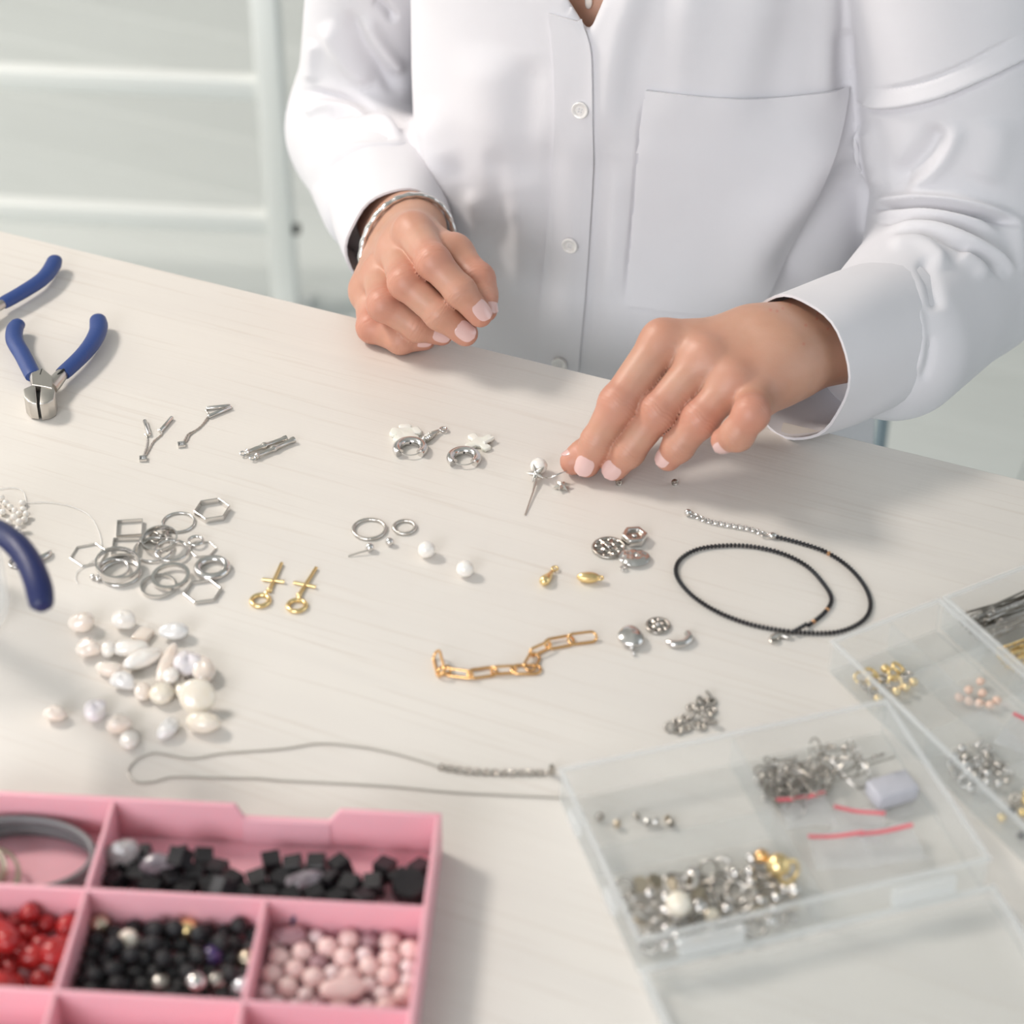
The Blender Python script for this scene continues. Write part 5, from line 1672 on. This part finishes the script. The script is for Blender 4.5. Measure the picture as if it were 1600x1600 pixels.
# ---- rose quartz beads (right compartment)
RQ = np.array([5.0] * 24 + [4.0] * 16 + [4.3] * 4)
PQ = settle(RQ, cols[1] + 1.3, PX1 - WT - 0.2, rows[1] + 1.3, rows[0] - 1.3, 2.1, 11)
q5 = MB().ell((0, 0, 0), 4.95, 18, 12).build('rose_quartz_bead', 'quartz')
q4 = MB().ell((0, 0, 0), 3.95, 18, 12).build('rose_quartz_bead', 'quartz_pale')
mv = MB().ell((0, 0, 0), 4.2, 18, 12).build('mauve_bead', 'mauve')
f5 = f4 = fm = True
for i, p in enumerate(PQ):
    if i < 24: o, f5 = (q5 if f5 else q5.copy()), False; base_, lab, gr = q5, 'larger pink rose quartz bead in the right compartment of the pink box', 'large rose quartz beads'
    elif i < 40: o, f4 = (q4 if f4 else q4.copy()), False; base_, lab, gr = q4, 'smaller pale quartz bead in the right compartment of the pink box', 'small pale quartz beads'
    else: o, fm = (mv if fm else mv.copy()), False; base_, lab, gr = mv, 'mauve bead among the rose quartz beads', 'mauve beads'
    if o is not base_: col.objects.link(o)
    tag(o, lab, 'bead', gr)
    place(o, pk_box, p, (rnd.random() * 6, rnd.random() * 6, 0))
o = MB().ell((0, 0, 0), (10, 6, 3), 20, 12, 0.05).build('quartz_pebble', 'quartz'); tag(o, 'large flat rose quartz pebble in front of the round quartz beads', 'stone')
place(o, pk_box, local(pk_box, T(535, 1545, 13))[0], (0.2, 0.1, 0.2))
o = MB().ell((0, 0, 0), (8, 4.2, 3), 20, 12, 0.06).build('mauve_pebble', 'mauve'); tag(o, 'oval mauve pebble at the left of the rose quartz beads', 'stone')
place(o, pk_box, local(pk_box, T(452, 1462, 12))[0], (0.1, 0.1, 0.1))
o = MB().box(-3.5, 3.5, -3, 3, -3, 3).build('navy_cube', 'navy_stone', bevel=0.4); tag(o, 'small navy cube bead behind the rose quartz beads', 'bead')
place(o, pk_box, local(pk_box, T(465, 1430, 12))[0], (0.1, 0.2, 0.3))

# ---- red beads (left compartment)
RR = np.array([6.6] * 9 + [4.6] * 44)
PR = settle(RR, PX0 + WT + 0.2, cols[0] - 1.3, rows[1] + 1.3, rows[0] - 1.3, 2.1, 5)
r1 = MB().ell((0, 0, 0), (6.9, 5.4, 5.4), 18, 12, 0.03).build('red_oval_bead', 'red')
r2 = MB().ell((0, 0, 0), 4.5, 16, 10, 0.03).build('red_bead', 'red')
for i, p in enumerate(PR):
    b0 = r1 if i < 9 else r2
    o = b0 if i in (0, 9) else b0.copy()
    if o is not b0: col.objects.link(o)
    if i < 9: tag(o, 'large oval red bead in the left compartment of the pink box', 'bead', 'large red beads')
    else: tag(o, 'small round red bead in the left compartment of the pink box', 'bead', 'small red beads')
    place(o, pk_box, p, (rnd.uniform(-.5, .5), rnd.uniform(-.4, .4), rnd.random() * 6))

# ---- black cubes and grey stones (long back compartment)
RC = np.array([5.3] * 50 + [7.2] * 4)
PC = settle(RC, cols[0] + 1.3, PX1 - WT - 0.2, rows[0] + 1.3, PY1 - WT - 12, 2.1, 8)
ck0 = MB().box(-4.2, 4.2, -4.2, 4.2, -4.2, 4.2).build('black_cube', 'onyx', smooth=False, bevel=0.35, bseg=1)
for i in range(50):
    o = ck0 if i == 0 else ck0.copy()
    if i: col.objects.link(o)
    tag(o, 'black stone cube bead in the long back compartment of the pink box', 'bead', 'black cube beads')
    tilt = 0.9 if PC[i, 2] > 9 else 0.25
    place(o, pk_box, PC[i], (rnd.uniform(-tilt, tilt), rnd.uniform(-tilt, tilt), rnd.random() * 6))
GS = [(192, 1335, 12, (8.2, 6.0, 9.5), 'agate', 'tall pale grey agate nugget at the left end of the black cubes'),
      (248, 1352, 10, (9.0, 6.0, 6.4), 'agate_dark', 'smoky grey nugget right of the pale agate'),
      (478, 1378, 9, (10.5, 5.0, 5.0), 'agate_dark', 'smoky oval nugget half hidden in front of the black cubes')]
for px_, py_, z, r, m_, lab in GS:
    o = MB().ell((0, 0, 0), r, 12, 8, 0.10).build('agate_nugget', m_, smooth=False)
    tag(o, lab, 'stone')
    place(o, pk_box, local(pk_box, T(px_, py_, z))[0], (0.2, 0.1, 0.3))
o = MB().lathe([(0, -4), (7.4, -4), (8, -3.2), (8, 3.2), (7.4, 4), (0, 4)], 28).build('black_disc', 'onyx'); tag(o, 'round black disc bead at the right end of the black cubes', 'bead')
place(o, pk_box, local(pk_box, T(640, 1385, 9))[0], (0.25, 0.05, 0))

# ---- grey cord coil and wire rings (back left compartment)
gc = thing('cord_coil', 'coil of dark grey cord in the back left compartment of the pink box', 'cord', tuple(to_world(pk_box, (-190.5, -29.5, 2.1))), math.radians(-4.07))
for k, (rx, ry, z) in enumerate(((36.0, 24.6, 1.9), (35.0, 23.8, 5.4), (35.6, 24.3, 8.8), (34.2, 23.0, 12.0))):
    n = 60
    MB().tube([(rx * math.cos(a), ry * math.sin(a), z + 0.4 * math.sin(2 * a + k)) for a in np.linspace(0, 2 * math.pi, n, endpoint=False)], 1.75, 10, True).build('loop', 'cord', gc)
for k, (cx_, cy_, R, tz) in enumerate(((-209, -36, 13, 0.5), (-206, -38, 12, 0.9), (-203, -36, 13, 0.35), (-208, -34, 10.5, 0.75), (-201, -39, 12.5, 0.6))):
    o = MB().torus((0, 0, 0), R, 0.9, 32, 8).build('wire_ring', 'wirebronze'); tag(o, 'antique brass wire ring inside the grey cord coil', 'ring', 'wire rings in the pink box')
    place(o, pk_box, (cx_, cy_, 3.0 + R * math.sin(tz)), (tz, 0.15 * k - 0.3, 0))

# ================================================================== CLEAR PLASTIC BOXES
def clear_box(name, label, tl_px, yaw, W, D, H, dividers, lid=None, latches=True):
    o_ = T(*tl_px, H)
    o = thing(name, label, 'box', (o_[0], o_[1], TZ), yaw)
    t = 1.5
    MB().box(0.3, W - 0.3, -D + 0.3, -0.3, 0.4, 1.4).build('box_floor', 'clear', o, smooth=False)
    for x0, x1, y0, y1 in ((0, W, -t, 0), (0, W, -D, -D + t), (0, t, -D + t, -t), (W - t, W, -D + t, -t)):
        MB().box(x0, x1, y0, y1, 1.42, H - 1.8).build('wall', 'clear', o, smooth=False)
    f = lambda g: [(-g, g), (-g, -D - g), (W + g, -D - g), (W + g, g)]
    MB().frame(f(0.9), f(-t), H - 1.8, H).build('rim', 'clear_rim', o, bevel=0.5)
    for x0, x1, y0, y1 in dividers:
        MB().box(x0 - 0.6, x1 + 0.6, y0 - 0.6, y1 + 0.6, 1.42, H - 2.6).build('divider', 'clear', o, smooth=False)
    if latches:
        for y in (-D * 0.28, -D * 0.74):
            MB().box(-4.4, -1.0, y - 6, y + 6, H - 9, H - 1).build('latch', 'clear_rim', o, bevel=0.8)
    return o
def loc2(o, px_, py_, z): return local(o, T(px_, py_, z))[0]

CH_ = 22.0
o_ = T(875, 1200, CH_)
W1, D1 = 167.0, 111.0
tmp = thing('clear_organiser', 'x', 'box', (o_[0], o_[1], TZ), math.radians(16.8))
va = (loc2(tmp, 1147, 1148, CH_)[0] + loc2(tmp, 1276, 1379, CH_)[0]) / 2
hb = (loc2(tmp, 957, 1312, CH_)[1] + loc2(tmp, 1202, 1263, CH_)[1]) / 2
bpy.data.objects.remove(tmp)
b1 = clear_box('clear_organiser', 'frosted clear plastic organiser with its lid open toward the camera, front right', (875, 1200), math.radians(16.8), W1, D1, CH_,
               [(va, va, -D1 + 2.2, -2.2), (2.2, va - 1.3, hb, hb)])
# lid lying open on the table, hinged at the front edge
f = lambda g: [(-g, -D1 - 6 + g), (-g, -2 * D1 - 6 - g), (W1 + g, -2 * D1 - 6 - g), (W1 + g, -D1 - 6 + g)]
lid = MB().box(0, W1, -2 * D1 - 6, -D1 - 6, 0.1, 1.5).build('lid', 'clear', b1, smooth=False)
MB().frame(f(0.5), f(-1.4), 1.52, 8.5).build('lid_lip', 'clear', lid, bevel=0.3)
MB().frame(f(1.6), f(-1.6), 8.5, 9.8).build('lid_rim', 'clear_rim', lid, bevel=0.4)
for x in (18, W1 - 48):
    MB().tube([(x, -D1 - 3.2, 10.6), (x + 30, -D1 - 3.2, 10.6)], 1.7, 10).build('hinge', 'clear_rim', b1)
    MB().box(x, x + 30, -D1 - 4.6, -D1 - 1.0, 10.6, 19).build('hinge', 'clear_rim', b1, bevel=0.4)

# shared small findings
def proto(mb, name, m): return mb.build(name, m)
def scatter(protos, box, x0, x1, y0, y1, n, rad, seed, label, cat, group, z0=1.5):
    P = settle(np.full(n, rad), x0, x1, y0, y1, z0, seed, 260)
    rs = random.Random(seed)
    usedp = set()
    for i, p in enumerate(P):
        b0 = protos[i % len(protos)]
        o = b0 if i < len(protos) else b0.copy()
        if o is not b0: col.objects.link(o)
        tag(o, label[i % len(protos)] if isinstance(label, list) else label, cat[i % len(protos)] if isinstance(cat, list) else cat, group[i % len(protos)] if isinstance(group, list) else group)
        place(o, box, p, (rs.uniform(-0.7, 0.7), rs.uniform(-0.7, 0.7), rs.random() * 6.28))
# front left compartment: mixed silver and gold charms
a0 = loc2(b1, 990, 1370, 8); a1 = loc2(b1, 1235, 1345, 8)
pr = [proto(MB().torus((0, 0, 0), 4.2, 0.9, 20, 8), 'jump_ring', 'silver_old'),
      proto(MB().ell((0, 0, 0), (4.4, 3.2, 2.6), 14, 10, 0.06), 'nugget_charm', 'silver'),
      proto(MB().torus((0, 0, 0), 3.2, 1.1, 18, 8), 'thick_ring', 'silver_satin'),
      proto(MB().ell((0, 0, 0), 2.9, 14, 10), 'ball_bead', 'silver'),
      proto(MB().lathe([(0, -.6), (3.6, -.6), (3.9, 0), (3.6, .6), (0, .6)], 18), 'disc_charm', 'wirebronze'),
      proto(MB().tube(crom([(-5, -2, 0), (-1, 2, 0.5), (3, 1, 0), (5, -2, 0)], 14), 1.2, 8), 'curved_charm', 'silver_old')]
xs = sorted((a0[0], a1[0]))
scatter(pr, b1, 6, va - 3, -D1 + 3, hb - 10, 66, 3.7, 21,
        ['oxidised silver jump ring in the front left cell of the clear organiser', 'silver nugget charm in the front left cell of the clear organiser', 'thick silver ring in the front left cell of the clear organiser', 'silver ball bead in the front left cell of the clear organiser', 'antique brass disc in the front left cell of the clear organiser', 'curved silver charm in the front left cell of the clear organiser'],
        ['ring', 'charm', 'ring', 'bead', 'charm', 'charm'], ['jump rings in the organiser', 'nugget charms in the organiser', 'thick rings in the organiser', 'ball beads in the organiser', 'brass discs in the organiser', 'curved charms in the organiser'])
for px_, py_, r, m_, nm, lab in ((1216, 1352, 5.6, 'gold', 'gold_ball', 'large shiny gold ball at the right of the silver charms in the clear organiser'),
                                 (1060, 1412, 6.0, 'pearl_cream', 'cream_pearl', 'cream pearl in front of the silver charms in the clear organiser'),
                                 (1190, 1338, 3.4, 'rose_gold', 'gold_ring_bead', 'small warm gold bead behind the gold ball in the clear organiser')):
    o = MB().ell((0, 0, 0), r, 20, 14).build(nm, m_); tag(o, lab, 'bead'); place(o, b1, loc2(b1, px_, py_, 13))
tt = MB().torus((0, 0, 0), 5.4, 1.1, 28, 8).build('gold_hoop', 'gold'); tag(tt, 'gold hoop standing beside the gold ball in the clear organiser', 'ring'); place(tt, b1, loc2(b1, 1232, 1362, 10), (1.3, 0.2, 0.5))
# back left compartment: few tiny beads
for i, (px_, py_, m_) in enumerate(((937, 1276, 'silver_old'), (964, 1287, 'wirebronze'), (995, 1275, 'silver_old'), (1012, 1285, 'silver'), (1025, 1284, 'silver'), (1044, 1280, 'wirebronze'), (1048, 1286, 'silver_old'))):
    o = MB().lathe([(0.7, -1.1), (1.9, -0.9), (2.1, 0), (1.9, 0.9), (0.7, 1.1), (0.7, -1.1)], 12).build('crimp', m_)
    tag(o, 'tiny metal crimp on the floor of the back left cell of the clear organiser', 'bead', 'crimps in the organiser')
    place(o, b1, loc2(b1, px_, py_, 2.8), (1.2, 0.3 * i, i))
# right compartment: ear wires heap
pts = crom([(0, 0, 0), (1, 5, 0), (0.2, 11, 0), (3.5, 15.5, 0), (8.5, 15, 0), (11, 10, 0), (12, 3, 0), (13.5, -3, 0)], 30)
ewp = MB().tube(pts - [6, 6, 0], 0.45, 6); ewp.torus((-6, -7.6, 0), 1.5, 0.45, 14, 6); ewp.ell((-6, -4, 0), 1.1, 8, 6)
e0 = ewp.build('ear_hook', 'silver_old')
rs = random.Random(4)
for i in range(34):
    o = e0 if i == 0 else e0.copy()
    if i: col.objects.link(o)
    tag(o, 'oxidised silver ear hook in the heap in the right cell of the clear organiser', 'earring hook', 'ear hooks in the organiser')
    c = loc2(b1, 1225 + rs.gauss(0, 1) * 26 + (70 if i > 22 else 0), 1222 + rs.gauss(0, 1) * 14 - (10 if i > 22 else 0), 4)
    c[0] = min(max(c[0], va + 13), W1 - 14); c[1] = min(max(c[1], -D1 + 14), -13)
    tl_ = 0.35 if i < 26 else 0.9
    c[2] = 2.2 + rs.random() * 7 + (4 if i >= 26 else 0)
    place(o, b1, c, (rs.uniform(-tl_, tl_), rs.uniform(-tl_, tl_), rs.random() * 6.28))
def zip_bag(label, box, c, rz, w, h, z, tilt=0.0, stripes=1, fill=None):
    p = to_world(box, (c[0], c[1], z))
    o = thing('zip_bag', label, 'bag', tuple(p), rz)
    n = 9
    V = []
    for lay in (1, -1):
        for i in range(n):
            for j in range(n):
                u, v = i / (n - 1), j / (n - 1)
                V.append(((u - .5) * w, (v - .5) * h, lay * (0.2 + 1.5 * math.sin(math.pi * u) * math.sin(math.pi * v)) + 0.7 * math.sin(5 * u + 3 * v) + tilt * (v - .5) * h + 1))
    m = MB(); m.grid(V[:n * n], n, n); m.grid(V[n * n:], n, n)
    m.build('film', 'film', o)
    for s in range(stripes):
        V = [((u - .5) * w, h * (0.33 - 0.1 * s) + dv, 2.4 + tilt * h * 0.33 + 0.7 * math.sin(5 * u + 2.5)) for u in np.linspace(0, 1, 9) for dv in (-1.1, 1.1)]
        V += [(x, y, z + 0.3) for x, y, z in V]
        mm2 = MB(); mm2.grid(V[:18], 9, 2); mm2.grid(V[18:], 9, 2)
        mm2.build('zip_stripe', 'red_stripe', o)['label'] = 'red zip stripe'
    return o
ya = math.radians(16.8)
zip_bag('small clear zip bag with a red stripe, beside the ear hooks in the clear organiser', b1, loc2(b1, 1258, 1268, 4), ya - 0.1, 24, 22, 4.0)
zip_bag("small zip bag with a faint red stripe in the middle of the organiser's right cell", b1, loc2(b1, 1340, 1290, 4), ya - 0.5, 24, 22, 4.2)
zip_bag('clear zip bag with a red stripe, front left of the right cell of the organiser', b1, loc2(b1, 1310, 1336, 4), ya - 0.2, 26, 24, 6.4)
zip_bag('clear zip bag with a red stripe, front right of the right cell of the organiser', b1, loc2(b1, 1392, 1328, 4), ya - 0.08, 26, 24, 6.6)
o = MB().box(-11, 11, -7, 7, 0, 9).build('foil_packet', 'film', bevel=1.5); tag(o, 'small grey translucent packet behind the zip bags in the clear organiser', 'packet')
o.data.materials[0] = mat('grey_film', (0.62, 0.62, 0.68), 0.3, alpha=0.75, bump=(120, 0.4, 0.002))
place(o, b1, loc2(b1, 1392, 1245, 2), (0, 0, ya + 0.1))

# ---- second organiser, behind
P0, P1 = T(1300, 1000, CH_), T(1600, 1288, CH_)
yaw2 = math.atan2(P1[1] - P0[1], P1[0] - P0[0]) + math.pi / 2
W2, D2 = 68.0, 190.0
b2 = clear_box('clear_organiser', 'second frosted clear organiser with many small cells, behind the open one at the right edge', (1300, 1000), yaw2, W2, D2, CH_,
               [(36, 36, -D2 + 2.2, -2.2)] + [(2.2, W2 - 2.2, -y, -y) for y in (38, 76, 114, 152)], latches=False)
g0 = [proto(MB().torus((0, 0, 0), 3.4, 0.9, 20, 8), 'gold_ring', 'gold'), proto(MB().torus((0, 0, 0), 3.0, 0.8, 18, 8), 'dark_ring', 'silver_old'), proto(MB().ell((0, 0, 0), 2.4, 12, 8), 'gold_ball', 'gold')]
c = loc2(b2, 1358, 1032, 4)
scatter(g0, b2, 4, 33, -35, -12, 16, 3.0, 31, ['small gold ring in the first cell of the second organiser', 'dark silver ring in the first cell of the second organiser', 'small gold ball in the first cell of the second organiser'], ['ring', 'ring', 'bead'], ['gold rings, second organiser', 'dark rings, second organiser', 'gold balls, second organiser'])
g1 = [proto(MB().torus((0, 0, 0), 2.8, 0.8, 18, 8), 'jump_ring', 'silver'), proto(MB().ell((0, 0, 0), 2.3, 12, 8), 'silver_ball', 'silver'), proto(MB().ell((0, 0, 0), (3.2, 1.8, 1.6), 12, 8), 'silver_drop', 'silver_old')]
scatter(g1, b2, 4, 34, -112, -78, 24, 2.8, 33, ['silver jump ring in the middle cell of the second organiser', 'silver ball in the middle cell of the second organiser', 'oxidised silver drop in the middle cell of the second organiser'], ['ring', 'bead', 'charm'], ['jump rings, second organiser', 'silver balls, second organiser', 'silver drops, second organiser'])
g2 = [proto(MB().ell((0, 0, 0), 2.2, 12, 8), 'gold_bead', 'gold'), proto(MB().ell((0, 0, 0), 2.0, 12, 8), 'black_metal_bead', 'onyx'), proto(MB().torus((0, 0, 0), 2.4, 0.8, 16, 8), 'dark_ring', 'silver_old')]
scatter(g2, b2, 4, 34, -150, -118, 14, 2.6, 35, ['gold bead in the fourth cell of the second organiser', 'black metal bead in the fourth cell of the second organiser', 'dark ring in the fourth cell of the second organiser'], ['bead', 'bead', 'ring'], ['gold beads, fourth cell', 'black beads, fourth cell', 'dark rings, fourth cell'])
g3 = [proto(MB().ell((0, 0, 0), (3, 2.4, 2.2), 12, 8, 0.05), 'gold_nugget', 'gold')]
scatter(g3, b2, 4, 34, -188, -156, 14, 2.9, 37, 'gold nugget bead in the last cell of the second organiser', 'bead', 'gold nuggets, last cell')
g4 = [proto(MB().ell((0, 0, 0), (2.6, 2.2, 2.0), 12, 8, 0.05), 'peach_bead', mat('peach_bead', (0.86, 0.62, 0.50), 0.3))]
scatter(g4, b2, 40, 64, -70, -42, 8, 2.6, 39, 'peach bead in a right-hand cell of the second organiser', 'bead', 'peach beads, second organiser')
zip_bag('clear zip bag with a long red stripe in the second organiser, upper one', b2, (52, -96, 0), yaw2 - 1.1, 30, 28, 8)
zip_bag('clear zip bag with a red stripe in the second organiser, nearer the edge', b2, (52, -132, 0), yaw2 - 1.2, 30, 28, 8)

# ---- third organiser with head pins, at the right edge
b3o = to_world(b2, (W2 + 3.0, 0, 0))
px3, py3, _ = projv(b3o + np.array([0, 0, CH_ / 1000]))
b3 = clear_box('pin_organiser', 'clear organiser of silver and gold head pins at the right edge', (float(px3), float(py3)), yaw2, 78.0, 120.0, CH_, [(2.2, 75.8, -28, -28), (2.2, 75.8, -56, -56), (2.2, 75.8, -84, -84)], latches=False)
pp = MB().tube([(-24, 0, 0), (24, 0, 0)], 0.42, 6); pp.ell((-24, 0, 0), (0.4, 1.1, 1.1), 8, 6)
for nm, m_, lab, gr, yc, n in (('silver_pin', 'silver_old', 'silver head pin in the bundle at the right edge', 'silver head pins', -14, 60), ('gold_pin', 'gold', 'gold head pin in the bundle at the right edge', 'gold head pins', -42, 50)):
    p0 = pp.build(nm, m_)
    for i in range(n):
        o = p0 if i == 0 else p0.copy()
        if i: col.objects.link(o)
        tag(o, lab, 'pin', gr)
        z = 2.4 + (i // 12) * 1.9 + rnd.uniform(0, 0.9)
        place(o, b3, (39 + rnd.uniform(-9, 9), yc + rnd.uniform(-9.0, 9.0), z), (rnd.random() * 6, rnd.uniform(-0.05, 0.05), yaw2 + rnd.uniform(-0.13, 0.13)))

# ================================================================== WORN JEWELLERY
BR_C = wA - (eA - wA) * 0.07; BR_A, BR_B, BR_T = 35.0, 29.5, 8.0
wdir = (foreA - wA) / np.linalg.norm(foreA - wA)
br = thing('bracelet', 'silver faceted bangle bracelet around her right wrist', 'bracelet', tuple(un(wA)))
loop = []
sv_ = iM - pM; sv_ = sv_ - (sv_ @ wdir) * wdir; sv_ /= np.linalg.norm(sv_)
uv_ = np.cross(wdir, sv_)
for a in np.linspace(0, 2 * math.pi, 120, endpoint=False):
    loop.append(BR_C - wA + sv_ * math.cos(a) * BR_A + uv_ * math.sin(a) * BR_B + wdir * BR_T * math.cos(a))
MB().tube(loop, 2.0 + 0.3 * np.sin(np.arange(120) * 2 * math.pi * 24 / 120), 8, True).build('bangle', 'silver', br)

# pendant necklace showing in the open neck
nk = thing('necklace', 'necklace with a white oval pendant showing in the open neck of the shirt', 'necklace', tuple(un(NK + [0, -60, 20])))
bvb = BVHTree.FromPolygons([tuple(p) for p in un(VC)], [tuple(q) for q in QC.tolist()])
def bhit(px_, py_):
    loc, nr, i, dist = bvb.ray_cast(Vector(CAM), Vector(ray(px_, py_)).normalized())
    nr = np.array(nr)
    return np.array(loc) * 1000 + (nr if nr @ FW < 0 else -nr) * 2.0
c_ = bhit(921, 2)
MB().ell((c_ - np.array(nk.location) * 1000), (2.4, 2.2, 4.6), 14, 10).build('pendant', 'pearl_white', nk)
MB().tube(np.array([bhit(921 - 3 - 60 * t, -6 - 150 * t) for t in np.linspace(0, 1, 10)]) - np.array(nk.location) * 1000, 0.5, 6).build('chain', 'silver', nk)
MB().tube(np.array([bhit(921 + 2 + 60 * t, -6 - 150 * t) for t in np.linspace(0, 1, 10)]) - np.array(nk.location) * 1000, 0.5, 6).build('chain', 'silver', nk)
bpy.context.view_layer.update()
